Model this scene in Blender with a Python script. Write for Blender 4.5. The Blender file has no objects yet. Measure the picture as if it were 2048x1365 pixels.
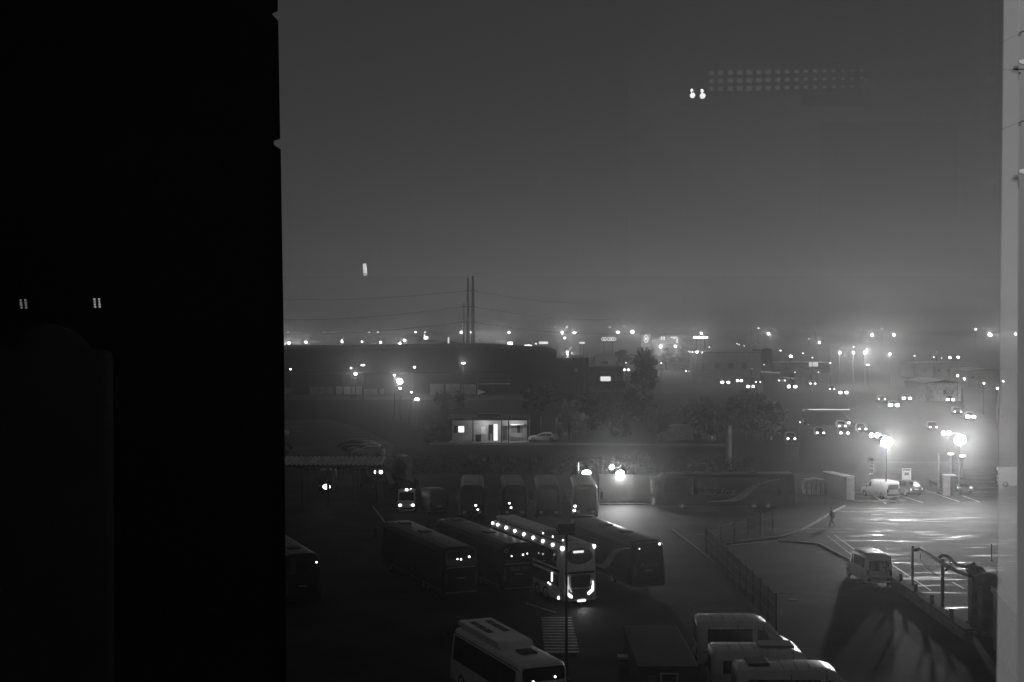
import bpy, bmesh, math, random
from mathutils import Vector, Matrix
random.seed(7)
S = bpy.context.scene
COL = S.collection
PI = math.pi
R = math.radians

# ------------------------------------------------------------------ camera
H = 18.5          # eye height over the yard: a sixth floor window
F = 2700.0        # focal length in photo pixels (2048 wide)
PITCH = math.atan(31.5 / F)
cd = bpy.data.cameras.new('camera'); cam = bpy.data.objects.new('camera', cd); COL.objects.link(cam)
cd.sensor_width = 36.0; cd.lens = F / 2048 * 36.0
cd.clip_start = 0.05; cd.clip_end = 20000
cam.location = (0, 0, H); cam.rotation_euler = (PI / 2 - PITCH, 0, 0)
S.camera = cam

def ray(u, v):
    a = (u - 1024) / F; b = (682.5 - v) / F
    c, s = math.cos(PITCH), math.sin(PITCH)
    return Vector((a, c + b * s, -s + b * c))
def P(u, v, z=0.0):
    """the point of the place at height z that the photo shows at u, v"""
    d = ray(u, v); return Vector((0, 0, H)) + d * ((z - H) / d.z)
def D(u, v, y):
    """the point at distance y that the photo shows at u, v"""
    d = ray(u, v); return Vector((0, 0, H)) + d * (y / d.y)

# ------------------------------------------------------------------ materials
def nt(m):
    m.use_nodes = True
    return m.node_tree, m.node_tree.nodes, m.node_tree.links
MATS = {}
def mat(name, c, rough=0.5, metal=0.0, var=0.12, scale=3.0, bump=0.0, spec=0.5, coat=0.0):
    if name in MATS: return MATS[name]
    m = bpy.data.materials.new(name); t, n, l = nt(m)
    b = n['Principled BSDF']
    tc = n.new('ShaderNodeTexCoord')
    nz = n.new('ShaderNodeTexNoise'); nz.inputs['Scale'].default_value = scale; nz.inputs['Detail'].default_value = 5
    l.new(tc.outputs['Object'], nz.inputs['Vector'])
    mr = n.new('ShaderNodeMapRange')
    mr.inputs['From Min'].default_value = 0.3; mr.inputs['From Max'].default_value = 0.7
    mr.inputs['To Min'].default_value = c * (1 - var * 2); mr.inputs['To Max'].default_value = c * (1 + var)
    l.new(nz.outputs['Fac'], mr.inputs['Value'])
    l.new(mr.outputs['Result'], b.inputs['Base Color'])
    r2 = n.new('ShaderNodeMapRange')
    r2.inputs['To Min'].default_value = max(0.02, rough * 0.8); r2.inputs['To Max'].default_value = min(1, rough * 1.2)
    l.new(nz.outputs['Fac'], r2.inputs['Value']); l.new(r2.outputs['Result'], b.inputs['Roughness'])
    b.inputs['Metallic'].default_value = metal
    b.inputs['Specular IOR Level'].default_value = spec
    b.inputs['Coat Weight'].default_value = coat; b.inputs['Coat Roughness'].default_value = 0.08
    if bump:
        bp = n.new('ShaderNodeBump'); bp.inputs['Strength'].default_value = bump; bp.inputs['Distance'].default_value = 0.02
        n2 = n.new('ShaderNodeTexNoise'); n2.inputs['Scale'].default_value = scale * 8; n2.inputs['Detail'].default_value = 4
        l.new(tc.outputs['Object'], n2.inputs['Vector'])
        l.new(n2.outputs['Fac'], bp.inputs['Height']); l.new(bp.outputs['Normal'], b.inputs['Normal'])
    MATS[name] = m; return m
def emit(name, s, sample=False):
    if name in MATS: return MATS[name]
    m = bpy.data.materials.new(name); t, n, l = nt(m)
    n.remove(n['Principled BSDF'])
    e = n.new('ShaderNodeEmission'); e.inputs['Color'].default_value = (1, 1, 1, 1); e.inputs['Strength'].default_value = s
    l.new(e.outputs['Emission'], n['Material Output'].inputs['Surface'])
    m.cycles.emission_sampling = 'FRONT' if sample else 'NONE'
    MATS[name] = m; return m

M_white = mat('white_paint', 0.86, 0.32, var=0.08, scale=1.2, coat=0.3)
M_black = mat('black_paint', 0.006, 0.35, var=0.3, spec=0.25)
M_dark = mat('charcoal_paint', 0.022, 0.35, spec=0.35)
M_grey = mat('grey_paint', 0.22, 0.4, var=0.15)
M_silver = mat('silver_paint', 0.55, 0.3)
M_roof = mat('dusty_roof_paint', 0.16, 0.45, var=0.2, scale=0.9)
M_glass = mat('dark_glass', 0.006, 0.06, var=0.05, spec=0.6)
M_tyre = mat('tyre_rubber', 0.015, 0.8)
M_rim = mat('wheel_metal', 0.35, 0.35, 0.7)
M_trim = mat('grey_trim', 0.30, 0.4)
M_plastic = mat('black_plastic', 0.02, 0.55)
M_steel = mat('galvanised_steel', 0.30, 0.45, 0.5)
M_dsteel = mat('dark_steel', 0.05, 0.5, 0.3)
M_conc = mat('concrete', 0.26, 0.85, var=0.2, scale=1.5, bump=0.4)
M_dconc = mat('stained_concrete', 0.11, 0.85, var=0.3, scale=1.5, bump=0.4)
M_wall = mat('pale_render', 0.55, 0.85, var=0.12, scale=0.8, bump=0.2)
M_clad = mat('dark_cladding', 0.045, 0.7, var=0.2, scale=0.3)
M_bark = mat('bark', 0.06, 0.9, bump=0.6)
M_leaf = mat('leaf', 0.018, 0.9, var=0.35, scale=0.7, spec=0.05)
M_leafp = mat('dusty_leaf', 0.05, 0.6, var=0.35, scale=0.7)
M_paint = mat('road_paint', 0.6, 0.6, var=0.35, scale=4)
M_red = mat('tail_lens', 0.08, 0.2)
M_lens = mat('lamp_lens', 0.5, 0.1)
E_hot = emit('floodlight_glow', 60)
E_lamp = emit('street_lamp_glow', 14)
E_mid = emit('lamp_glow', 5)
E_dim = emit('dim_lamp_glow', 1.6)
E_faint = emit('faint_lamp_glow', 0.55)
E_tail = emit('tail_light_glow', 2.2, True)
E_mark = emit('marker_light_glow', 6, True)
E_window = emit('lit_window_glow', 1.3, True)
E_sign = emit('lit_sign_glow', 0.9)

# ------------------------------------------------------------------ mesh helpers
class MB:
    def __init__(s): s.v = []; s.f = []
    def add(s, vs, fs):
        o = len(s.v); s.v += [tuple(x) for x in vs]; s.f += [tuple(i + o for i in f) for f in fs]
        return s
    def box(s, c, d, rz=0.0, rx=0.0, ry=0.0):
        m = Matrix.Translation(c) @ Matrix.Rotation(rz, 4, 'Z') @ Matrix.Rotation(ry, 4, 'Y') @ Matrix.Rotation(rx, 4, 'X')
        x, y, z = d[0] / 2, d[1] / 2, d[2] / 2
        vs = [m @ Vector(p) for p in ((-x, -y, -z), (x, -y, -z), (x, y, -z), (-x, y, -z), (-x, -y, z), (x, -y, z), (x, y, z), (-x, y, z))]
        return s.add(vs, ((0, 3, 2, 1), (4, 5, 6, 7), (0, 1, 5, 4), (1, 2, 6, 5), (2, 3, 7, 6), (3, 0, 4, 7)))
    def cyl(s, a, b, r0, r1=None, n=10):
        a, b = Vector(a), Vector(b); r1 = r0 if r1 is None else r1
        z = (b - a).normalized(); x = z.orthogonal().normalized(); y = z.cross(x)
        vs = []
        for p, r in ((a, r0), (b, r1)):
            for i in range(n):
                t = 2 * PI * i / n; vs.append(p + x * (r * math.cos(t)) + y * (r * math.sin(t)))
        fs = [(i, (i + 1) % n, n + (i + 1) % n, n + i) for i in range(n)] + [tuple(range(n - 1, -1, -1)), tuple(range(n, 2 * n))]
        return s.add(vs, fs)
    def tube(s, pts, r, n=6):
        pts = [Vector(p) for p in pts]; rs = r if isinstance(r, (list, tuple)) else [r] * len(pts)
        vs, fs = [], []
        up = Vector((0, 0, 1))
        for i, p in enumerate(pts):
            d = (pts[min(i + 1, len(pts) - 1)] - pts[max(i - 1, 0)]).normalized()
            x = d.cross(up)
            if x.length < 1e-3: x = d.cross(Vector((1, 0, 0)))
            x.normalize(); y = x.cross(d)
            for k in range(n):
                t = 2 * PI * k / n; vs.append(p + x * (rs[i] * math.cos(t)) + y * (rs[i] * math.sin(t)))
        for i in range(len(pts) - 1):
            for k in range(n):
                a = i * n + k; b = i * n + (k + 1) % n; fs.append((a, b, b + n, a + n))
        fs += [tuple(range(n - 1, -1, -1)), tuple(range((len(pts) - 1) * n, len(pts) * n))]
        return s.add(vs, fs)
    def ball(s, c, r, n=10, m=6, sq=(1, 1, 1)):
        c = Vector(c); vs = [c + Vector((0, 0, r * sq[2]))]; fs = []
        for j in range(1, m):
            for i in range(n):
                a = PI * j / m; t = 2 * PI * i / n
                vs.append(c + Vector((r * sq[0] * math.sin(a) * math.cos(t), r * sq[1] * math.sin(a) * math.sin(t), r * sq[2] * math.cos(a))))
        vs.append(c - Vector((0, 0, r * sq[2])))
        for i in range(n): fs.append((0, 1 + i, 1 + (i + 1) % n))
        for j in range(m - 2):
            for i in range(n):
                a = 1 + j * n + i; b = 1 + j * n + (i + 1) % n; fs.append((a, a + n, b + n, b))
        e = len(vs) - 1; k = 1 + (m - 2) * n
        for i in range(n): fs.append((e, k + (i + 1) % n, k + i))
        return s.add(vs, fs)
    def prism(s, poly, d):
        """poly: 3-D outline; d: thickness vector"""
        d = Vector(d); a = [Vector(p) for p in poly]; n = len(a)
        vs = a + [p + d for p in a]
        fs = [tuple(range(n - 1, -1, -1)), tuple(range(n, 2 * n))] + [(i, (i + 1) % n, n + (i + 1) % n, n + i) for i in range(n)]
        return s.add(vs, fs)
    def build(s, name, m, parent=None, bevel=0.0, smooth=None, seg=2):
        me = bpy.data.meshes.new(name); me.from_pydata(s.v, [], s.f)
        bm = bmesh.new(); bm.from_mesh(me); bmesh.ops.recalc_face_normals(bm, faces=bm.faces); bm.to_mesh(me); bm.free()
        me.materials.append(m); me.update()
        if smooth is not None:
            me.polygons.foreach_set('use_smooth', [True] * len(me.polygons)); me.set_sharp_from_angle(angle=R(smooth))
        o = bpy.data.objects.new(name, me); COL.objects.link(o)
        if parent: o.parent = parent
        if bevel:
            b = o.modifiers.new('edge', 'BEVEL'); b.width = bevel; b.segments = seg; b.limit_method = 'ANGLE'; b.angle_limit = R(40)
        return o
def tag(o, label, cat, group=None):
    o['label'] = label; o['category'] = cat
    if group: o['group'] = group
    return o
def thing(name, label, cat, loc=(0, 0, 0), rz=0.0, group=None):
    o = bpy.data.objects.new(name, None); COL.objects.link(o); o.location = loc; o.rotation_euler = (0, 0, rz)
    o.empty_display_size = 0.2
    return tag(o, label, cat, group)
def copy_tree(o, parent=None):
    c = o.copy(); COL.objects.link(c)
    if parent: c.parent = parent
    for ch in list(o.children): copy_tree(ch, c)
    return c
def struct(o): o['kind'] = 'structure'; return o
def light(kind, name, loc, power, parent=None, radius=0.2, spot=None, aim=None):
    d = bpy.data.lights.new(name, kind); d.energy = power
    d.shadow_soft_size = radius
    if kind == 'SPOT': d.spot_size = R(spot); d.spot_blend = 1.0
    o = bpy.data.objects.new(name, d); COL.objects.link(o)
    o.location = loc
    if aim is not None: o.rotation_euler = (Vector(aim) - Vector(loc)).to_track_quat('-Z', 'Y').to_euler()
    if parent:
        o.parent = parent
    return o
def text(name, s, size, m, parent, mw, shear=0.0):
    c = bpy.data.curves.new(name, 'FONT'); c.body = s; c.size = size; c.align_x = 'CENTER'; c.align_y = 'CENTER'; c.extrude = 0.004; c.shear = shear
    t = bpy.data.objects.new(name, c); COL.objects.link(t)
    bpy.context.view_layer.update()
    me = bpy.data.meshes.new_from_object(t.evaluated_get(bpy.context.evaluated_depsgraph_get()))
    bpy.data.objects.remove(t); me.materials.clear(); me.materials.append(m)
    o = bpy.data.objects.new(name, me); COL.objects.link(o); o.matrix_local = mw; o.parent = parent
    o.matrix_parent_inverse = Matrix(); o.matrix_local = mw
    return o

# ------------------------------------------------------------------ lofted vehicle bodies
class Loft:
    """stations: (x, [half outline points (dx, y, z) from bottom centre to top centre])"""
    def __init__(s, st): s.x = [a for a, _ in st]; s.p = [[Vector((a + q[0], q[1], q[2])) for q in b] for a, b in st]; s.k = len(s.p[0])
    def at(s, x, t, side=1):
        i = 0
        while i < len(s.x) - 2 and x > s.x[i + 1]: i += 1
        a = (x - s.x[i]) / max(1e-9, s.x[i + 1] - s.x[i]); a = min(1, max(0, a))
        j = min(int(t), s.k - 2); b = t - j
        lo = s.p[i][j].lerp(s.p[i][j + 1], b); hi = s.p[i + 1][j].lerp(s.p[i + 1][j + 1], b)
        q = lo.lerp(hi, a); return Vector((q.x, q.y * side, q.z))
    def mesh(s):
        m = MB(); k = s.k; ring = 2 * k - 2; vs = []
        for p in s.p:
            vs += list(p) + [Vector((q.x, -q.y, q.z)) for q in p[k - 2:0:-1]]
        fs = []
        for i in range(len(s.p) - 1):
            for j in range(ring):
                a = i * ring + j; b = i * ring + (j + 1) % ring; fs.append((a, b, b + ring, a + ring))
        fs += [tuple(range(ring)), tuple(range((len(s.p) - 1) * ring, len(s.p) * ring))]
        return m.add(vs, fs)
    def patch(s, m, x0, x1, t0, t1, side=1, off=0.012, nx=6, ntt=6, x0b=None, x1b=None):
        """a panel that follows the body between x0..x1 (at t0) / x0b..x1b (at t1), standing proud by off"""
        x0b = x0 if x0b is None else x0b; x1b = x1 if x1b is None else x1b
        vs, fs = [], []
        for j in range(ntt + 1):
            b = j / ntt; t = t0 + (t1 - t0) * b; xa = x0 + (x0b - x0) * b; xb = x1 + (x1b - x1) * b
            for i in range(nx + 1):
                x = xa + (xb - xa) * i / nx; e = 0.01
                p = s.at(x, t, side)
                du = s.at(min(x + e, s.x[-1]), t, side) - s.at(max(x - e, s.x[0]), t, side)
                dv = s.at(x, min(t + e, s.k - 1.001), side) - s.at(x, max(t - e, 0), side)
                nn = dv.cross(du) * side
                nn = nn.normalized() if nn.length > 1e-9 else Vector((0, side, 0))
                vs.append(p + nn * off)
        w = nx + 1
        for j in range(ntt):
            for i in range(nx): fs.append((j * w + i, j * w + i + 1, (j + 1) * w + i + 1, (j + 1) * w + i))
        return m.add(vs, fs)

def wheel(parent, x, y, r=0.5, w=0.3):
    s = 1 if y > 0 else -1
    m = MB(); n = 18; vs = []
    prof = ((-w / 2, r * 0.62), (-w / 2, r * 0.92), (-w / 2 + 0.04, r), (w / 2 - 0.04, r), (w / 2, r * 0.92), (w / 2, r * 0.62))
    for a, q in prof:
        for i in range(n):
            t = 2 * PI * i / n; vs.append((q * math.cos(t), a, q * math.sin(t)))
    k = len(prof); fs = [(j * n + i, j * n + (i + 1) % n, (j + 1) % k * n + (i + 1) % n, (j + 1) % k * n + i) for j in range(k) for i in range(n)]
    o = m.add(vs, fs).build('wheel', M_tyre, parent, smooth=40); o.location = (x, y, r)
    q = MB().cyl((0, s * (w / 2 - 0.06), 0), (0, s * (w / 2 - 0.03), 0), r * 0.62, n=16).cyl((0, s * (w / 2 - 0.03), 0), (0, s * (w / 2 + 0.0), 0), r * 0.2, n=10)
    for i in range(5):
        t = 2 * PI * i / 5; q.box((r * 0.38 * math.cos(t), s * (w / 2 - 0.02), r * 0.38 * math.sin(t)), (r * 0.42, 0.02, r * 0.1), ry=-t)
    q.build('rim', M_rim, o)
    return o
SUN_EL = -4.0; SUN_ROT = 60.0; SKY = 0.25; CITYSKY = 0.018
HAZE = 0.00052; HAZE_G = 0.9
ROOM = 110.0; VEIL_POWER = 5.0
P_FLOOD = 13000; SPILL = 0.10; P_WALL = 8500; P_PORCH = 110; P_CITY = 5000; P_MID = 4800
BULB = 0.64
# ------------------------------------------------------------------ coaches and buses
class Coach:
    def __init__(s, L, W, Ht, fl=0.22, rl=0.06, zb=0.32):
        s.L, s.W, s.H, s.fl, s.rl, s.zb = L, W, Ht, fl, rl, zb
        st = []
        for e, ins, k in ((0, 0.16, 1), (0.05, 0.06, 1), (0.18, 0.0, 0.9), (1.0, 0.0, 0)):
            st.append((-L / 2 + e, s.ring(ins, rl * k)))
        for e, ins, k in ((1.6, 0.0, 0), (0.45, 0.02, 0.8), (0.18, 0.10, 1), (0.05, 0.22, 1), (0, 0.34, 1)):
            st.append((L / 2 - e, s.ring(ins, -fl * k)))
        s.loft = Loft(st)
    def zs(s, top): return [s.zb, s.zb, s.zb + 0.12, 1.1, 2.0, top - 0.42, top - 0.13, top - 0.02, top]
    def ring(s, ins, lean):
        h = s.W / 2 - ins; top = s.H - ins * 0.8; z = s.zs(top)
        y = [0, h - 0.14, h, h, h - 0.015, h - 0.07, h - 0.2, h - 0.5, 0]
        z[0] += ins * 0.4; z[1] += ins * 0.4
        return [(lean * max(0, zz - 1.0), max(0, yy), zz) for yy, zz in zip(y, z)]
    def t(s, z):
        zz = s.zs(s.H)
        for i in range(2, 7):
            if zz[i] <= z <= zz[i + 1]: return i + (z - zz[i]) / (zz[i + 1] - zz[i])
        return 2.0 if z < zz[2] else 7.0
    def side(s, m, x0, x1, z0, z1, sd, off=0.012, **k): return s.loft.patch(m, x0, x1, s.t(z0), s.t(z1), sd, off, **k)
    def rear(s, m, poly, off=0.02, th=0.035):
        a = [Vector((-s.L / 2 + s.rl * max(0, z - 1.0) - off, y, z)) for y, z in poly]; return m.prism(a, (th, 0, 0))
    def front(s, m, poly, off=0.02, th=0.035):
        a = [Vector((s.L / 2 - s.fl * max(0, z - 1.0) + off, y, z)) for y, z in poly]; return m.prism(a, (-th, 0, 0))

def rr(y0, y1, z0, z1, c=0.1, n=3):
    """rounded rectangle outline in y, z"""
    o = []
    for cy, cz, a in ((y1 - c, z1 - c, 0), (y0 + c, z1 - c, 90), (y0 + c, z0 + c, 180), (y1 - c, z0 + c, 270)):
        for i in range(n + 1):
            t = R(a + 90 * i / n); o.append((cy + c * math.cos(t), cz + c * math.sin(t)))
    return o
REARX = Matrix(((0, 0, -1, 0), (-1, 0, 0, 0), (0, 1, 0, 0), (0, 0, 0, 1)))
LEFTX = Matrix(((-1, 0, 0, 0), (0, 0, 1, 0), (0, 1, 0, 0), (0, 0, 0, 1)))

def coach(label, loc, yaw, L=12.2, W=2.55, Ht=3.55, body=None, roof=None, name='coach', cat='coach', group=None,
          hatches=(0.3, -0.22), swoosh=None, words=None, emblem=False, pod=False, trim=True, glass_to=None, axles=(0.30, -0.22), lit_front=False, lamps=(), plate=True, big_rear=True, stripe=False):
    body = body or M_black; roof = roof or M_roof
    t = thing(name, label, cat, loc, yaw, group)
    c = Coach(L, W, Ht)
    c.loft.mesh().build('body', body, t, smooth=45)
    m = MB()
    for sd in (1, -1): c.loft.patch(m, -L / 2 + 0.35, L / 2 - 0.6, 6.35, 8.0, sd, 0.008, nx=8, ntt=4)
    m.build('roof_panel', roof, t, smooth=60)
    for sd in (1, -1):
        m = MB(); c.side(m, -L / 2 + 0.5, L / 2 - 0.75, 1.5, Ht - 0.42, sd, nx=14)
        w = m.build('side_window', M_glass, t, smooth=60)
        m = MB(); c.side(m, -L / 2 + 0.3, L / 2 - 0.5, 0.62, 0.66, sd, nx=12, ntt=1); m.build('trim_strip', M_trim if trim else body, t)
        m = MB()
        for i in range(5):
            x = -L * 0.13 + i * L * 0.082; c.side(m, x, x + L * 0.078, 0.72, 1.32, sd, nx=2, ntt=2, off=0.006)
        m.build('luggage_flap', body, t)
    m = MB(); c.front(m, rr(-W / 2 + 0.36, W / 2 - 0.36, 1.05, Ht - 0.42, 0.2)); m.build('windscreen', M_glass, t)
    for sy in (1, -1):
        m = MB(); c.front(m, rr(sy * 0.72 - 0.18, sy * 0.72 + 0.18, 0.62, 0.86, 0.08), th=0.05); m.build('headlight', E_mid if lit_front else M_lens, t)
    m = MB(); c.front(m, rr(-W / 2 + 0.4, W / 2 - 0.4, 0.40, 0.52, 0.05), off=0.05, th=0.08); m.build('front_bumper', M_plastic, t)
    # rear
    hw = W / 2 - 0.2
    zr0, zr1 = (2.28, Ht - 0.24) if big_rear else (2.0, Ht - 0.5)
    m = MB(); c.rear(m, rr(-hw, hw, zr0, zr1, 0.12)); rw = m.build('rear_window', M_glass, t)
    if trim:
        m = MB(); c.rear(m, rr(-hw + 0.05, hw - 0.05, zr0 - 0.12, zr0 - 0.07, 0.02), off=0.03); m.build('chrome_strip', M_trim, t)
    for sy in (1, -1):
        m = MB(); c.rear(m, rr(sy * (hw - 0.02) - 0.09, sy * (hw - 0.02) + 0.09, 1.05, 1.95, 0.06), off=0.03, th=0.05); m.build('tail_light', M_red, t)
    m = MB(); c.rear(m, rr(-hw + 0.3, hw - 0.3, 0.72, 1.0, 0.05)); c.rear(m, rr(-hw + 0.3, hw - 0.3, 1.05, 1.12, 0.02)); m.build('engine_flap', body, t)
    m = MB(); c.rear(m, rr(-hw - 0.02, hw + 0.02, 0.50, 0.56, 0.02), off=0.06, th=0.08); m.build('rear_bumper', M_trim if trim else M_plastic, t)
    if plate:
        m = MB(); c.rear(m, rr(-0.3, 0.3, 1.42, 1.50, 0.03), off=0.03); m.build('number_plate', M_trim, t)
    if emblem:
        m = MB(); n = 16
        for i in range(n):
            a, b = 2 * PI * i / n, 2 * PI * (i + 1) / n
            q = [(hw - 0.15 + r * math.cos(k), Ht - 0.46 + r * math.sin(k)) for r, k in ((0.14, a), (0.14, b), (0.09, b), (0.09, a))]
            c.rear(m, q, off=0.03, th=0.01)
        m.build('round_emblem', M_trim, rw)
    if words:
        mw = Matrix.Translation((-L / 2 + c.rl * 0.85 - 0.03, 0.0, 1.86)) @ REARX
        text('lettering', words, 0.34, M_grey, t, mw, 0.25)
    for y, z, r in lamps:  # light reflected in the rear glass, added as glowing balls
        x = -L / 2 + c.rl * max(0, z - 1) - 0.05; MB().ball((x, y, z), r, 8, 6).build('rear_glint', E_mid, t)
    # roof kit
    for f in hatches:
        m = MB().box((f * L, 0, Ht + 0.035), (0.85, 0.8, 0.09)); m.build('roof_hatch', M_plastic, t, bevel=0.03)
    if pod:
        x0, x1 = -L * 0.16, L * 0.44
        m = MB(); hwp = W * 0.36
        m.prism([(x0, -hwp, Ht - 0.02), (x0 + 0.28, -hwp, Ht + 0.24), (x1 - 0.2, -hwp, Ht + 0.26), (x1, -hwp, Ht - 0.02)], (0, 2 * hwp, 0))
        p = m.build('roof_pod', body, t, bevel=0.05)
        m = MB()
        for i in range(3):
            for k in (-1, 1):
                m.box((L * 0.12 + i * 0.9, k * 0.42, Ht + 0.262), (0.75, 0.34, 0.02))
        m.build('air_grille', M_plastic, p)
    if pod:
        for i in range(4):
            m = MB(); q = -L / 2 + 0.5 + i * (L - 1.2) / 3
            for sd in (1, -1): c.loft.patch(m, q, q + .04, 5.2, 8, sd, .014, nx=1, ntt=6)
            m.build('roof_seam', M_trim, t)
        for sd in (1, -1):
            m = MB(); c.side(m, -L / 2 + .2, L / 2 - .5, Ht - .36, Ht - .31, sd, off=.03, nx=8, ntt=1); m.build('gutter', M_grey, t)
            for q in (.25, .5, .75):
                m = MB(); x = -L / 2 + q * L; c.side(m, x, x + .05, 1.5, Ht - .42, sd, off=.02, nx=1, ntt=4); m.build('window_pillar', M_plastic, t)
    # mirrors
    for sy in (1, -1):
        m = MB().tube([(L / 2 - 0.45, sy * (W / 2 - 0.1), Ht - 0.35), (L / 2 - 0.1, sy * (W / 2 + 0.22), Ht - 0.3), (L / 2 + 0.02, sy * (W / 2 + 0.28), Ht - 0.6)], 0.035)
        m.box((L / 2 + 0.02, sy * (W / 2 + 0.28), Ht - 0.95), (0.16, 0.24, 0.7)); m.build('mirror', M_plastic, t, bevel=0.03)
    for f in axles:
        for sy in (1, -1): wheel(t, f * L, sy * (W / 2 - 0.14), 0.5, 0.3)
    if swoosh is not None:
        for sd in (1, -1):
            m = MB(); key = [(0.5, Ht - 0.55, .03), (1.5, Ht - 0.72, .05), (2.5, Ht - 0.98, .12), (3.1, 2.3, .24), (3.7, 1.85, .34), (4.3, 1.38, .34), (4.9, 1.05, .22), (5.7, 0.9, .1), (6.8, 0.84, .05), (8.0, 0.82, .03)]
            pts = []
            for i in range(len(key) - 1):
                for j in range(5):
                    f = j / 5; g = f * f * (3 - 2 * f) if 0 else f; pts.append([key[i][q] + (key[i + 1][q] - key[i][q]) * g for q in range(3)])
            vs = []
            for i, (x, z, w) in enumerate(pts):
                a, b = pts[max(0, i - 2)], pts[min(len(pts) - 1, i + 2)]; d = Vector((b[0] - a[0], b[1] - a[1])).normalized()
                for s_ in (1, -1):
                    xx, zz = -L / 2 + swoosh + x - d.y * w * s_, z + d.x * w * s_
                    q = c.loft.at(xx, c.t(zz), sd); vs.append(Vector((xx, q.y + sd * .025, zz)))
            m.add(vs, [(2 * i, 2 * i + 1, 2 * i + 3, 2 * i + 2) for i in range(len(pts) - 1)])
            m.build('swoosh_stripe', M_trim, t)
    return t, c

# ------------------------------------------------------------------ cars and vans
class Car:
    def __init__(s, prof, W, zb, belt, tumble):
        s.W, s.prof, s.zb, s.belt = W, prof, zb, belt
        st = []
        for x, zt, ws in prof:
            w = W / 2 * ws; be = min(belt, zt - 0.12); a = min(1, max(0, (zt - be - 0.12) / 0.45)); g = w - 0.02 - tumble * a
            st.append((x, [(0, 0, zb), (0, w - 0.1, zb), (0, w, zb + 0.16), (0, w, (zb + be) / 2 + 0.1), (0, w - 0.02, be), (0, g, zt - 0.09), (0, g - 0.08, zt - 0.02), (0, g * 0.5, zt + 0.005), (0, 0, zt + 0.02)]))
        s.loft = Loft(st)
        s.x0, s.x1 = prof[0][0], prof[-1][0]
    def top(s, x):
        pr = s.prof
        for i in range(len(pr) - 1):
            if pr[i][0] <= x <= pr[i + 1][0]:
                return pr[i][1] + (pr[i + 1][1] - pr[i][1]) * (x - pr[i][0]) / (pr[i + 1][0] - pr[i][0])
        return pr[-1][1]

def profile(kind, L, Ht):
    a, b = -L / 2, L / 2
    if kind == 'van':
        return [(a, Ht - 0.22, 0.90), (a + 0.06, Ht - 0.08, 0.97), (a + 0.25, Ht, 1), (0, Ht + 0.02, 1), (b - 2.5, Ht, 1), (b - 2.0, Ht - 0.14, 1), (b - 0.95, 1.42, 0.98), (b - 0.28, 1.08, 0.94), (b - 0.06, 0.85, 0.88), (b, 0.62, 0.84)]
    if kind == 'box':   # small delivery van
        return [(a, Ht - 0.2, 0.92), (a + 0.08, Ht - 0.06, 0.98), (a + 0.3, Ht, 1), (0, Ht, 1), (b - 1.75, Ht - 0.04, 1), (b - 0.95, 1.1, 0.98), (b - 0.2, 0.92, 0.92), (b - 0.04, 0.75, 0.88), (b, 0.55, 0.84)]
    if kind == 'suv':
        return [(a, 0.75, 0.86), (a + 0.04, 0.95, 0.92), (a + 0.14, 1.02, 0.96), (a + 0.55, Ht - 0.06, 0.97), (a + 0.8, Ht, 0.98), (a + 1.9, Ht + 0.01, 1), (a + 2.5, Ht - 0.08, 1), (b - 1.22, 1.05, 1), (b - 0.35, 0.92, 0.95), (b - 0.08, 0.78, 0.88), (b, 0.55, 0.82)]
    return [(a, 0.7, 0.86), (a + 0.04, 0.88, 0.92), (a + 0.3, 0.97, 0.95), (a + 0.85, Ht - 0.06, 0.96), (a + 1.2, Ht, 0.97), (a + 1.9, Ht, 1), (a + 2.4, Ht - 0.1, 1), (b - 1.2, 0.95, 1), (b - 0.35, 0.84, 0.95), (b - 0.08, 0.7, 0.88), (b, 0.5, 0.82)]

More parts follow.
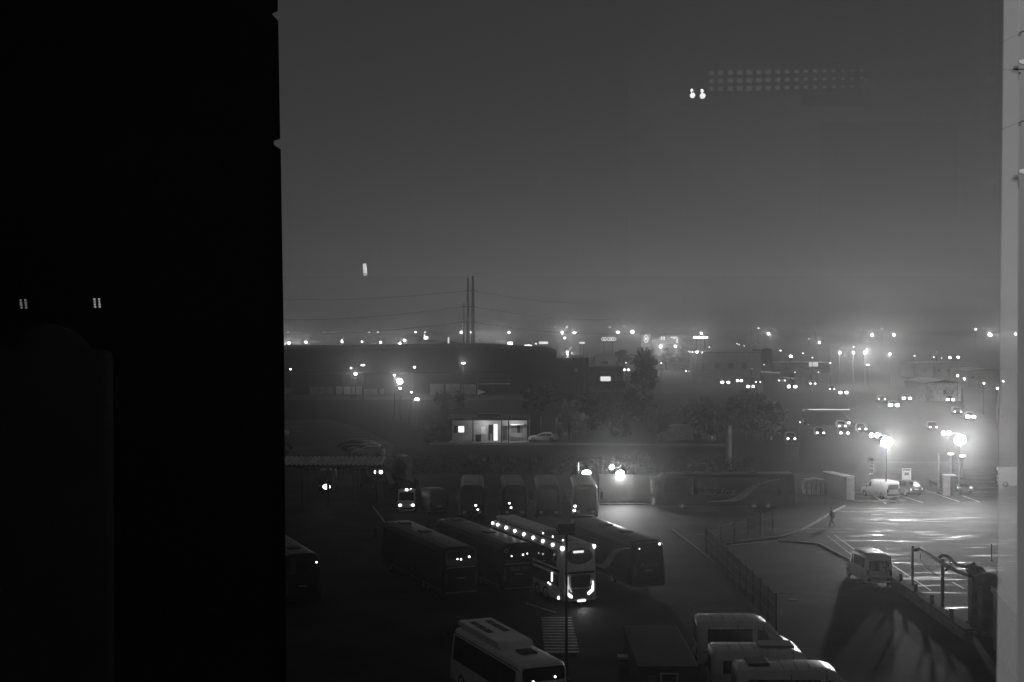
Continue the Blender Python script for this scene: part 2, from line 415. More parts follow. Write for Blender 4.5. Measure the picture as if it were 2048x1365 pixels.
def car(label, loc, yaw, kind='suv', L=4.4, W=1.8, Ht=1.6, body=None, name='parked_car', cat='car', group=None, head=None, tail=None,
        rack=False, wins=True, simple=False, roof_lamp=False, full=False):
    body = body or M_dark
    t = thing(name, label, cat, loc, yaw, group)
    zb = 0.24
    belt = {'van': 1.32, 'box': 1.08, 'suv': 0.98, 'car': 0.88}[kind]
    c = Car(profile(kind, L, Ht), W, zb, belt, 0.14 if kind in ('suv', 'car') else 0.06)
    a, b = -L / 2, L / 2
    c.loft.mesh().build('body', body, t, smooth=50)
    boxy = kind in ('van', 'box')
    sc = {'van': (b - 1.95, b - 1.0), 'box': (b - 1.7, b - 1.0), 'suv': (a + 2.55, b - 1.26), 'car': (a + 2.45, b - 1.24)}[kind]
    m = MB()
    for sd in (1, -1): c.loft.patch(m, sc[0], sc[1], 6.2, 8.0, sd, 0.012, nx=5, ntt=3)
    m.build('windscreen', M_glass, t, smooth=60)
    if not simple:
        if boxy:
            hw = W / 2 * 0.9 - 0.16
            if wins:
                m = MB().prism([(a - 0.02, y, z) for y, z in rr(-hw, hw, belt + 0.02, Ht - 0.36, 0.08)], (0.03, 0, 0)); m.build('rear_window', M_glass, t)
        else:
            m = MB()
            for sd in (1, -1): c.loft.patch(m, a + 0.2, a + (0.53 if kind == 'suv' else 0.8), 6.2, 8.0, sd, 0.012, nx=4, ntt=3)
            m.build('rear_window', M_glass, t, smooth=60)
        segs = [((b - 2.4, b - 1.6) if kind == 'van' else (b - 1.95, b - 1.35))] if boxy else [(a + 1.75, b - 1.55), (a + 0.75, a + 1.68)]
        if boxy and full: segs = [(b - 2.4, b - 1.7), (a + 0.55, b - 2.75)] if kind == 'van' else [(b - 1.9, b - 1.4), (a + 0.4, b - 2.05)]
        for x0, x1 in segs:
            for sd in (1, -1):
                m = MB(); c.loft.patch(m, x0, x1, 4.15, 4.68 if (full and kind == 'van') else 4.85, sd, 0.012, nx=6, ntt=3, x1b=x1 - (0.22 if x1 > b - 2.0 else 0)); m.build('side_window', M_glass, t, smooth=60)
        for sy in (1, -1):
            m = MB().box((b - 1.5 if not boxy else b - 1.35, sy * (W / 2 + 0.1), belt + 0.1), (0.12, 0.2, 0.16)); m.build('mirror', M_plastic, t, bevel=0.03)
        m = MB().box((a - 0.02, 0, 0.52), (0.12, W * 0.86, 0.2)); m.build('rear_bumper', M_plastic if boxy else body, t, bevel=0.04)
        m = MB().box((a - (0.025 if boxy else 0.01), 0, 0.8), (0.03, 0.5, 0.11)); m.build('number_plate', M_white, t)
        m = MB().box((b - 0.03, 0, 0.5), (0.12, W * 0.78, 0.2)); m.build('front_bumper', M_plastic, t, bevel=0.04)
        for sy in (1, -1):
            m = MB().box((a + 0.0, sy * (W / 2 * 0.9 - 0.08), 0.95 if boxy else 0.82), (0.06, 0.14, 0.4 if boxy else 0.2)); m.build('tail_light', tail or M_red, t, bevel=0.02)
    for sy in (1, -1):
        m = MB().ball((b - 0.06, sy * (W / 2 * 0.84 - 0.14), 0.68 if not boxy else 0.8), 0.15, sq=(0.6, 1.1, 0.8)); m.build('headlight', head or M_lens, t, smooth=60)
    for x in (b - 0.82, a + 0.78):
        for sy in (1, -1): wheel(t, x, sy * (W / 2 - 0.1), 0.33, 0.2)
    if rack:
        for sy in (1, -1):
            m = MB().tube([(a + 0.5, sy * (W / 2 - 0.3), Ht + 0.02), (a + 0.6, sy * (W / 2 - 0.3), Ht + 0.08), (b - 2.2, sy * (W / 2 - 0.3), Ht + 0.08), (b - 2.1, sy * (W / 2 - 0.3), Ht + 0.02)], 0.025); m.build('roof_rail', M_steel, t)
        for k in range(7):
            m = MB().box((0.2 - 0.35, -0.6 + k * 0.2, Ht + 0.022), (L * 0.5, 0.05, 0.02)); m.build('roof_rib', M_silver, t)
    if roof_lamp:
        MB().ball((a + 0.6 + L * 0.3, 0, Ht + 0.08), 0.12).build('roof_lamp', E_lamp, t)
    return t

# ------------------------------------------------------------------ trees
def clump(m, c, r, n, size, sq=1.0):
    for _ in range(n):
        while True:
            d = Vector((random.uniform(-1, 1), random.uniform(-1, 1), random.uniform(-1, 1)))
            if 0.15 < d.length < 1: break
        p = Vector(c) + Vector((d.x * r, d.y * r, d.z * r * sq))
        z = (d + Vector((random.gauss(0, .6), random.gauss(0, .6), random.gauss(0, .6)))).normalized()
        x = z.orthogonal().normalized(); x = (Matrix.Rotation(random.uniform(0, 6.3), 3, z) @ x); y = z.cross(x)
        a = size * random.uniform(0.6, 1.4); b = a * random.uniform(0.4, 0.8)
        m.add([p - x * a, p - y * b, p + x * a, p + y * b], [(0, 1, 2, 3)])
def tree(label, loc, h, r, name='tree', cat='tree', group=None, blobs=9, n=70, size=0.28, low=0.35, leaf=None, spiky=False):
    t = thing(name, label, cat, loc, 0, group)
    m = MB(); tp = (random.uniform(-.3, .3), random.uniform(-.3, .3), h * 0.55)
    m.tube([(0, 0, -0.1), (tp[0] * 0.5, tp[1] * 0.5, h * 0.28), tp], [r * 0.09 + 0.06, r * 0.07 + 0.04, r * 0.04 + 0.02], 7)
    cs = []
    for i in range(blobs):
        a = 2 * PI * i / blobs + random.uniform(-.4, .4); q = r * random.uniform(0.25, 0.75)
        z = h * (low + (0.92 - low) * random.random()); k = 1 - 0.5 * abs(z / h - 0.6)
        c = Vector((q * k * math.cos(a), q * k * math.sin(a), z)); cs.append(c)
        m.tube([(tp[0] * 0.6, tp[1] * 0.6, h * 0.3), c * 0.5 + Vector((0, 0, h * 0.22)), c], [r * 0.04 + .02, r * 0.025 + .015, 0.02], 5)
    m.build('trunk', M_bark, t, smooth=60)
    m = MB()
    for c in cs: clump(m, c, r * random.uniform(0.32, 0.55), n, size, 0.8)
    if spiky:
        for i in range(44):
            a = random.uniform(0, 6.3); e = random.uniform(0.3, 1.4); q = r * random.uniform(.8, 1.35)
            b0 = Vector((0, 0, h * 0.72)); d = Vector((math.cos(a) * math.cos(e), math.sin(a) * math.cos(e), math.sin(e)))
            pts = [b0 + d * (q * k / 4) + Vector((0, 0, -0.12 * (k / 4) ** 2 * q)) for k in range(5)]
            for k in range(4):
                p0, p1 = pts[k], pts[k + 1]; s = (p1 - p0).cross(Vector((0, 0, 1))).normalized()
                for sd in (1, -1):
                    for w in (0, .5):
                        o = p0.lerp(p1, w); m.add([o, o + (p1 - p0) * .5, o + s * sd * 0.45 + (p1 - p0) * .9 - Vector((0, 0, .15))], [(0, 1, 2)])
    m.build('crown', leaf or M_leaf, t)
    return t
# ------------------------------------------------------------------ sky and air
W = bpy.data.worlds.new('World'); S.world = W; W.use_nodes = True
n, l = W.node_tree.nodes, W.node_tree.links
sky = n.new('ShaderNodeTexSky'); sky.sky_type = 'NISHITA'; sky.sun_disc = False
sky.sun_elevation = R(SUN_EL); sky.sun_rotation = R(SUN_ROT); sky.altitude = 50; sky.air_density = 0.4; sky.dust_density = 0.0; sky.ozone_density = 1.0
bw = n.new('ShaderNodeRGBToBW'); l.new(sky.outputs['Color'], bw.inputs['Color'])
mad = n.new('ShaderNodeMath'); mad.operation = 'MULTIPLY_ADD'; l.new(bw.outputs['Val'], mad.inputs[0]); mad.inputs[1].default_value = SKY; mad.inputs[2].default_value = CITYSKY
l.new(mad.outputs['Value'], n['Background'].inputs['Color']); n['Background'].inputs['Strength'].default_value = 1.0

hm = bpy.data.materials.new('haze_air'); t_, n, l = nt(hm); n.remove(n['Principled BSDF'])
pv = n.new('ShaderNodeVolumePrincipled'); pv.inputs['Color'].default_value = (1, 1, 1, 1)
pv.inputs['Density'].default_value = HAZE; pv.inputs['Anisotropy'].default_value = HAZE_G
l.new(pv.outputs['Volume'], n['Material Output'].inputs['Volume'])
hz = MB().box((0, 2900, 29.5), (4200, 6400, 61)).build('haze', hm); hz['kind'] = 'stuff'

# ------------------------------------------------------------------ ground
def ground_mat(name, c, rough, var=0.35, scale=0.08, wet=0.0, bump=0.25, fine=6.0):
    m = bpy.data.materials.new(name); t, n, l = nt(m); b = n['Principled BSDF']
    tc = n.new('ShaderNodeTexCoord')
    a = n.new('ShaderNodeTexNoise'); a.inputs['Scale'].default_value = scale; a.inputs['Detail'].default_value = 6; a.inputs['Roughness'].default_value = 0.6
    l.new(tc.outputs['Object'], a.inputs['Vector'])
    f = n.new('ShaderNodeTexNoise'); f.inputs['Scale'].default_value = fine; f.inputs['Detail'].default_value = 3
    l.new(tc.outputs['Object'], f.inputs['Vector'])
    mx = n.new('ShaderNodeMath'); mx.operation = 'MULTIPLY_ADD'; mx.inputs[1].default_value = 0.35; l.new(f.outputs['Fac'], mx.inputs[0]); l.new(a.outputs['Fac'], mx.inputs[2])
    mr = n.new('ShaderNodeMapRange'); mr.inputs['From Min'].default_value = 0.54; mr.inputs['From Max'].default_value = 0.82
    mr.inputs['To Min'].default_value = c * (1 - var); mr.inputs['To Max'].default_value = c * (1 + var)
    l.new(mx.outputs['Value'], mr.inputs['Value']); l.new(mr.outputs['Result'], b.inputs['Base Color'])
    bp = n.new('ShaderNodeBump'); bp.inputs['Distance'].default_value = 0.03; bp.inputs['Strength'].default_value = bump
    if wet:
        mp = n.new('ShaderNodeMapping'); mp.inputs['Scale'].default_value = (0.11, 0.75, 1); mp.inputs['Rotation'].default_value = (0, 0, R(8))
        l.new(tc.outputs['Object'], mp.inputs['Vector'])
        w = n.new('ShaderNodeTexNoise'); w.inputs['Scale'].default_value = 1.0; w.inputs['Detail'].default_value = 7; w.inputs['Roughness'].default_value = 0.58; w.inputs['Distortion'].default_value = 1.2
        l.new(mp.outputs['Vector'], w.inputs['Vector'])
        r = n.new('ShaderNodeMapRange'); r.interpolation_type = 'SMOOTHSTEP'
        r.inputs['From Min'].default_value = 0.54; r.inputs['From Max'].default_value = 0.74
        r.inputs['To Min'].default_value = rough; r.inputs['To Max'].default_value = wet
        l.new(w.outputs['Fac'], r.inputs['Value']); l.new(r.outputs['Result'], b.inputs['Roughness'])
        sp = n.new('ShaderNodeMapRange'); sp.inputs['From Min'].default_value = wet; sp.inputs['From Max'].default_value = rough; sp.inputs['To Min'].default_value = 0.6; sp.inputs['To Max'].default_value = 0.10
        l.new(r.outputs['Result'], sp.inputs['Value']); l.new(sp.outputs['Result'], b.inputs['Specular IOR Level'])
        k = n.new('ShaderNodeMapRange'); k.inputs['From Min'].default_value = wet; k.inputs['From Max'].default_value = rough
        k.inputs['To Min'].default_value = bump * 0.12; k.inputs['To Max'].default_value = bump
        l.new(r.outputs['Result'], k.inputs['Value']); l.new(k.outputs['Result'], bp.inputs['Strength'])
    else:
        b.inputs['Roughness'].default_value = rough
    b.inputs['Specular IOR Level'].default_value = 0.12
    l.new(f.outputs['Fac'], bp.inputs['Height']); l.new(bp.outputs['Normal'], b.inputs['Normal'])
    return m
G_soil = ground_mat('soil_ground', 0.018, 0.95, scale=0.03)
G_yard = ground_mat('damp_asphalt', 0.022, 0.75, var=0.7, scale=0.22)
G_wet = ground_mat('wet_asphalt', 0.03, 0.8, scale=0.3, var=0.5, wet=0.16, bump=0.55)
G_lot = ground_mat('gravel_lot', 0.13, 0.9, scale=0.1)
G_road = ground_mat('road_asphalt', 0.02, 0.9, scale=0.05)
def sheet(name, pts, z, m):
    return struct(MB().add([(p[0], p[1], z) for p in pts], [tuple(range(len(pts)))]).build(name, m))
def pix(*uv): return [P(u, v) for u, v in uv]
ground = struct(MB().box((0, 2900, -0.25), (4100, 6300, 0.5)).build('ground', G_soil))
sheet('yard', [(-75, 40), (75, 40), (75, 172), (30, 168), (-75, 168)], 0.004, G_yard)
sheet('wet_car_park', pix((1678, 1020), (1558, 1080), (1690, 1124), (1800, 1186), (1990, 1300), (2300, 1300), (2300, 922), (1722, 922)), 0.008, G_wet)
sheet('gravel_car_park', pix((480, 842), (650, 838), (720, 856), (790, 892), (780, 916), (480, 918)), 0.004, G_lot)
sheet('warehouse_apron', pix((400, 800), (1180, 800), (1160, 786), (400, 786)), 0.004, G_lot)
sheet('motorway', [(38, 640), (74, 640), (101, 230), (62, 230)], 0.004, G_road)
sheet('side_road', pix((1150, 748), (1330, 742), (1480, 760), (1480, 768), (1330, 752), (1150, 760)), 0.008, G_road)
sheet('slip_road', pix((1560, 838), (1700, 842), (1960, 868), (1960, 900), (1690, 880), (1560, 850)), 0.006, G_road)
sheet('back_lane', pix((860, 884), (1460, 888), (1460, 893), (860, 890)), 0.004, G_lot)

def kerb(uv, name='kerb', w=0.22, h=0.13, m=None):
    pts = [P(u, v) for u, v in uv]; q = MB()
    for a, b in zip(pts, pts[1:]):
        d = (b - a); q.box((a + b) / 2 + Vector((0, 0, h / 2)), (d.length, w, h), rz=math.atan2(d.y, d.x))
    return struct(q.build(name, m or M_conc, bevel=0.02))
kerb([(1690, 1013), (1672, 1022), (1604, 1062), (1560, 1076), (1432, 1090)])
kerb([(1708, 1004), (1760, 1004), (1782, 997), (1757, 989), (1712, 986)])
kerb([(1556, 1082), (1640, 1090), (1700, 1122)])
kerb([(1800, 1002), (1812, 1005), (1735, 1005)])
kerb([(1200, 1010), (1330, 1010)])
kerb([(1800, 1185), (1880, 1232), (1952, 1268)])
kerb([(1345, 1062), (1420, 1120), (1500, 1190)], m=M_dconc)
sheet('loading_kerb_walk', pix((1798, 1088), (2040, 1094), (2040, 1102), (1798, 1097)), 0.016, G_wet)
def marking(uv, w=0.12, name='painted_line', m=None):
    a, b = P(*uv[0]), P(*uv[1]); d = b - a
    o = MB().box((a + b) / 2 + Vector((0, 0, 0.013)), (d.length, w, 0.004), rz=math.atan2(d.y, d.x)).build(name, m or M_paint)
    return struct(o)
for uv in (((1737, 985), (1772, 1008)), ((1796, 990), (1846, 1006)), ((1850, 981), (1918, 1004)), ((1925, 992), (1960, 1005)), ((1784, 1130), (1862, 1182)), ((1905, 1165), (1928, 1178)),
           ((1655, 1072), (1705, 1112)), ((1668, 1070), (1718, 1106)), ((1052, 1207), (1112, 1226)), ((1440, 1092), (1560, 1082))):
    marking(uv)
marking(((745, 1012), (770, 1046)), 0.1)

M_tar = mat('tar_seal', 0.008, 0.5, spec=.2)
rnd = random.Random(3)
for k in range(13):
    u, v = rnd.uniform(1330, 1720), rnd.uniform(1050, 1240); p = P(u, v, 0.0); a = rnd.uniform(-.5, .9); pts = []
    for i in range(9):
        a += rnd.uniform(-.35, .35); pts.append(p.copy()); p = p + Vector((math.cos(a), math.sin(a), 0)) * rnd.uniform(.6, 1.6)
    m = MB()
    for q0, q1 in zip(pts, pts[1:]):
        d = q1 - q0; m.box((q0 + q1) / 2 + Vector((0, 0, .0065 + k * .0003)), (d.length + .03, rnd.uniform(.07, .16), .004), rz=math.atan2(d.y, d.x))
    struct(m.build('tar_seam', M_tar))
for u, v in ((1470, 1135), (1585, 1200), (1400, 1070)):
    p = P(u, v); c_ = struct(MB().cyl((p.x, p.y, 0.002), (p.x, p.y, .02), .36, n=20).cyl((p.x, p.y, .02), (p.x, p.y, .026), .3, n=20).build('drain_cover', M_dsteel))
# ------------------------------------------------------------------ the window the place is seen from
YW = 0.9
def wpt(u, v, y=YW): return D(u, v, y)
M_jamb = mat('black_window_jamb', 0.0015, 0.8, var=0.1, spec=0.02)
poly = [(-420, -160), (553, -160), (556, 22), (544, 28), (546, 31), (556.5, 42), (560.5, 278), (548, 282), (548, 290), (561.5, 299), (568, 700), (572.5, 1365), (573, 1600), (-420, 1600)]
jt = thing('window_jamb', 'wide black window jamb with two small notches in its edge', 'window frame', wpt(560, 1365))
o = MB().prism([wpt(*p) - jt.location for p in poly], (-0.03, 0.05, 0)).build('jamb_board', M_jamb, jt)
M_mirror = bpy.data.materials.new('side_pane'); t_, n, l = nt(M_mirror); n.remove(n['Principled BSDF'])
tr_ = n.new('ShaderNodeBsdfTransparent'); gl = n.new('ShaderNodeBsdfGlossy'); ad = n.new('ShaderNodeAddShader')
gl.inputs['Color'].default_value = (0.05, 0.05, 0.05, 1); gl.inputs['Roughness'].default_value = 0.0
l.new(tr_.outputs[0], ad.inputs[0]); l.new(gl.outputs[0], ad.inputs[1]); l.new(ad.outputs[0], n['Material Output'].inputs['Surface'])
g = MB().prism([wpt(u, v, YW - 0.004) - jt.location for u, v in ((-400, -100), (540, -100), (540, 1560), (-400, 1560))], (0, 0.003, 0)).build('glass_panel', M_mirror, jt)
M_rev = mat('white_window_frame', 0.2, 0.5, var=0.08)
rt = thing('window_frame', 'grey upright window frame with two pale clips beside the frosted glass strip', 'window frame', wpt(2040, 1365))
MB().prism([wpt(*p) - rt.location for p in ((2037, -160), (2033.5, 1365), (2032.5, 1600), (3400, 1600), (3400, -160))], (0.03, 0.05, 0)).build('frame_board', M_rev, rt)
M_clip = mat('pale_clip', 0.6, 0.4)
for v in (125, 344):
    p = wpt(2043, v, YW - 0.010) - rt.location
    MB().prism([p + Vector((x, 0, z)) for x, z in ((-0.0022, 0.001), (0.006, 0.003), (0.006, -0.003), (-0.0022, -0.001))], (0, -0.0012, 0)).build('clip', M_clip, rt, bevel=0.0005)
M_cable = mat('thin_cable', 0.02, 0.5)
for a, b in (((2006, 84), (2048, 62)), ((2004, 139.5), (2048, 139)), ((2003, 259), (2048, 242))):
    MB().tube([wpt(a[0], a[1], YW - 0.003) - rt.location, wpt(b[0], b[1], YW - 0.003) - rt.location], 0.0004).build('scratch_line', M_cable, rt)
# frosted strip of glass along the frame
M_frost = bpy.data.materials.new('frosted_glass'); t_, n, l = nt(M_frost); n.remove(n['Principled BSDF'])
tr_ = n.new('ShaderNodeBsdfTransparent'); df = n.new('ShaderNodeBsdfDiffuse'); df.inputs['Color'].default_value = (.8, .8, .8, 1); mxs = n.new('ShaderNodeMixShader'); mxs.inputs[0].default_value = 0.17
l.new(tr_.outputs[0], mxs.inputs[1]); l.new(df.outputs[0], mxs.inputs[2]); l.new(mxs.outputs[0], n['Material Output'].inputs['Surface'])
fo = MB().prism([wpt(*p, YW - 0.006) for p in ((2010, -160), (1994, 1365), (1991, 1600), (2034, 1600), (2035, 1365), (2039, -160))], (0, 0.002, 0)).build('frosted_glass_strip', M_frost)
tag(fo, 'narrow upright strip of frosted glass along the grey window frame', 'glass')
# clear pane high in the window
pa = MB().prism([wpt(u, v, YW + 0.02) for u, v in ((540, -160), (1996, -160), (1996, 552), (540, 552))], (0, 0.003, 0.002)).build('window_pane', M_mirror)
tag(pa, 'clear upper window pane that mirrors the ceiling lamps of the room', 'window pane')
# room behind the camera
M_room = mat('dark_room_paint', 0.003, 0.9)
for nm, c, d in (('room_floor', (0, -2.2, H - 1.65), (6, 6, 0.1)), ('room_ceiling', (0, -2.2, H + 1.32), (6, 6, 0.1)), ('room_back_wall', (0, -5.2, H - 0.16), (6, 0.1, 3.1)),
                 ('room_side_wall', (-3.05, -2.2, H - 0.16), (0.1, 6, 3.1)), ('room_far_side_wall', (3.05, -2.2, H - 0.16), (0.1, 6, 3.1)),
                 ('window_wall', (-1.9, 0.84, H - 0.16), (2.9, 0.06, 3.1)), ('window_wall_pier', (1.9, 0.84, H - 0.16), (2.3, 0.06, 3.1)),
                 ('window_wall_lintel', (0.15, 0.84, H + 0.9), (1.2, 0.06, 0.95)), ('window_wall_apron', (0.15, 0.84, H - 1.1), (1.2, 0.06, 1.2))):
    struct(MB().box(c, d).build(nm, M_room))
def virt(u, v, yp, yl):
    """where a lamp at y = yl must hang in the room for its mirror image in the pane at y = yp to be seen at u, v"""
    d = ray(u, v); yy = 2 * yp - yl; p = Vector((0, 0, H)) + d * (yy / d.y); return Vector((p.x, yl, p.z))
E_room = emit('room_lamp_glow', 9); E_cell = emit('room_grid_glow', 0.26); E_strip = emit('room_strip_glow', 5); E_slot = emit('room_slot_glow', 3); E_slotd = emit('room_slot_dim_glow', 1.4)
rl = thing('spot_lamp_cluster', 'four round ceiling lamps mirrored as white dots in the upper pane', 'ceiling lamp', virt(1395, 185, YW + .02, -1.2))
for u, v, r in ((1384, 181, .0035), (1404.5, 181.5, .004), (1385.3, 190.5, .006), (1405.5, 191.5, .0065)):
    MB().ball(virt(u, v, YW + .02, -1.2) - rl.location, r).build('bulb', E_room, rl)
MB().box((0, -0.03, 0), (0.06, 0.02, 0.05)).build('lamp_plate', M_jamb, rl)
gl_ = thing('grid_lamp', 'long louvred ceiling lamp mirrored as a faint dotted grid in the upper pane', 'ceiling lamp', virt(1560, 160, YW + .02, -1.2))
m = MB()
for i in range(17):
    for j in range(3):
        u = 1423 + i * 19 - max(0, i - 8) * 0.4; v = 146 + j * 16 - i * 0.35
        k = max(.1, 1 - abs(i - 4) / 15); m.box(virt(u, v, YW + .02, -1.2) - gl_.location, (0.010 * k + .002, 0.004, 0.008 * k + .002))
m.build('louvre_grid', E_cell, gl_)
MB().box((0, -0.03, 0), (0.36, 0.02, 0.05)).build('lamp_tray', M_jamb, gl_)
sl = thing('strip_lamp', 'short strip lamp mirrored as one small white bar in the sky', 'ceiling lamp', virt(730, 540, YW + .02, -3.0))
MB().box((0, 0, 0), (0.013, 0.006, 0.044), ry=R(-5)).build('tube', E_strip, sl); MB().box((0, -0.03, 0), (0.06, 0.02, 0.08)).build('lamp_tray', M_jamb, sl)
for u, lab in ((47, 'slotted room lamp mirrored near the outer edge of the black jamb'), (194, 'slotted room lamp mirrored midway on the black jamb')):
    q = thing('slot_lamp', lab, 'ceiling lamp', virt(u, 606, YW, -3.0), 0, 'slotted lamps mirrored on the black jamb')
    for k, du in enumerate((-4.5, 5)):
        for j in range(4):
            p = virt(u + du + j * .5, 599 + j * 5 + (u < 100) * 2, YW, -3.0) - q.location
            MB().box(p, (0.006, 0.004, 0.006)).build('slot', E_slot if u > 100 else E_slotd, q)
    MB().box((0, -0.03, 0), (0.12, 0.02, 0.1)).build('lamp_tray', M_jamb, q)
cl = thing('frame_fill_lamp', 'added unseen light that brightens the window frame and the frosted strip', 'ceiling lamp', (0.9, -0.6, H + 1.25))  # unseen lamp added to brighten the frame and the frosted strip
MB().cyl((0, 0, 0.02), (0, 0, 0.05), 0.12, n=20).build('lamp_base', M_plastic, cl)
MB().ball((0, 0, 0), 0.07).build('bulb', E_dim, cl)
light('POINT', 'frame_fill_light', (0, 0, -0.1), ROOM, cl, 0.07)

ww = thing('veil_lamp', 'added unseen lamp that lights the back panel for a veil in the pane', 'added lamp', (1.55, -4.8, H + 1.2))  # unseen lamp added so the panel behind it mirrors as a veil
MB().box((0, .09, -.03), (.3, .02, .22)).box((0, 0, .04), (.3, .2, .02)).build('lamp_base', M_jamb, ww); light('POINT', 'veil_light', (0, 0, -.05), VEIL_POWER, ww, .05)
pw = MB().box((1.8, -5.13, H + .76), (2.4, .03, 1.02)).build('veil_panel', mat('panel_paint', .2, .9, var=.3, scale=1.5)); tag(pw, 'added pale panel behind the camera, mirrored as a veil in the pane', 'wall panel')  # panel added to give the upper pane a pale mirrored veil
db = MB().box((1.93, -5.09, H + .8), (.70, .03, .48)).build('wall_board', M_jamb); tag(db, 'dark board on the pale room wall mirrored as a faint rectangle in the sky', 'board')
pc = MB().box((-1.3, -2.0, H - .72), (.34, .1, 1.3)).ball((-1.3, -2.0, H - .1), .13, sq=(1, .5, .8)).build('mirrored_shape', mat('shape_cloth', .07, .9), bevel=.06); tag(pc, 'added shape in the room, mirrored as a faint patch low on the black jamb', 'coat')  # made-up shape, added only for its faint reflection on the jamb
# ------------------------------------------------------------------ vehicles
def seat(u, v, z, lx, ly, yaw):
    """ground point of a vehicle whose local point (lx, ly, z) is seen at u, v"""
    p = P(u, v, z); c, s = math.cos(yaw), math.sin(yaw)
    return (p.x - (lx * c - ly * s), p.y - (lx * s + ly * c), 0.012)
Y113 = R(113)
ROWG = 'dark coaches parked in the yard row'
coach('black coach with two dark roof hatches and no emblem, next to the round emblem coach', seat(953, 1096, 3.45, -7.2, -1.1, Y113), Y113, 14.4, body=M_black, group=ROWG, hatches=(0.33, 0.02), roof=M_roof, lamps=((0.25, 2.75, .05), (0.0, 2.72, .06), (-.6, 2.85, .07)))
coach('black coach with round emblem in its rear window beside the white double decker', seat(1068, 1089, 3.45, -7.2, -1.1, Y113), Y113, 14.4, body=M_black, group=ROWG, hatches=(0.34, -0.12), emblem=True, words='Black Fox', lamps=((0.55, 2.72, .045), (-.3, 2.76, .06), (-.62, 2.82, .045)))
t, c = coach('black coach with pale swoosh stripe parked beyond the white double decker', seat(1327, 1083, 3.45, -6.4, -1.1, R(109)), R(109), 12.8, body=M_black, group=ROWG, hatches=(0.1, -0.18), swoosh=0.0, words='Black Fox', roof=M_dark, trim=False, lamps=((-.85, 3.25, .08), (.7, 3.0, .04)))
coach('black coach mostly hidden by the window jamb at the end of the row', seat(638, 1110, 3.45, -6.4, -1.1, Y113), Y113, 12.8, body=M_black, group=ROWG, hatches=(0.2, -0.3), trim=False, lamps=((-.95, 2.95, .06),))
tk, ck = coach('long black coach with pale swoosh and written side, standing broadside before the floodlit wall', seat(1593, 950, 3.5, -7.1, 1.2, R(180.5)), R(180.5), 14.2, Ht=3.6, body=M_black, hatches=(0.25, -0.2), swoosh=1.2, axles=(0.31, -0.2, -0.3), roof=M_black, stripe=True, trim=False)
text('lettering', 'Black Fox', 0.95, mat('faded_letter_paint', 0.3, 0.5), tk, Matrix.Translation((1.0, 1.275, 1.78)) @ LEFTX, 0.15)
for x in (3.3,):
    m = MB(); ck.side(m, x - 0.1, x + 0.1, 1.5, 3.2, 1, off=0.02, nx=2, x0b=x - .05, x1b=x + .1); m.build('pale_post', M_trim, tk)
MB().tube([(6.8, 1.1, 3.3), (7.3, 1.5, 3.35), (7.42, 1.6, 2.9)], 0.05).box((7.45, 1.6, 2.55), (0.2, 0.3, 0.8)).box((7.4, 1.55, 1.9), (0.2, 0.28, 0.4)).build('chrome_mirror', M_silver, tk, bevel=0.03)

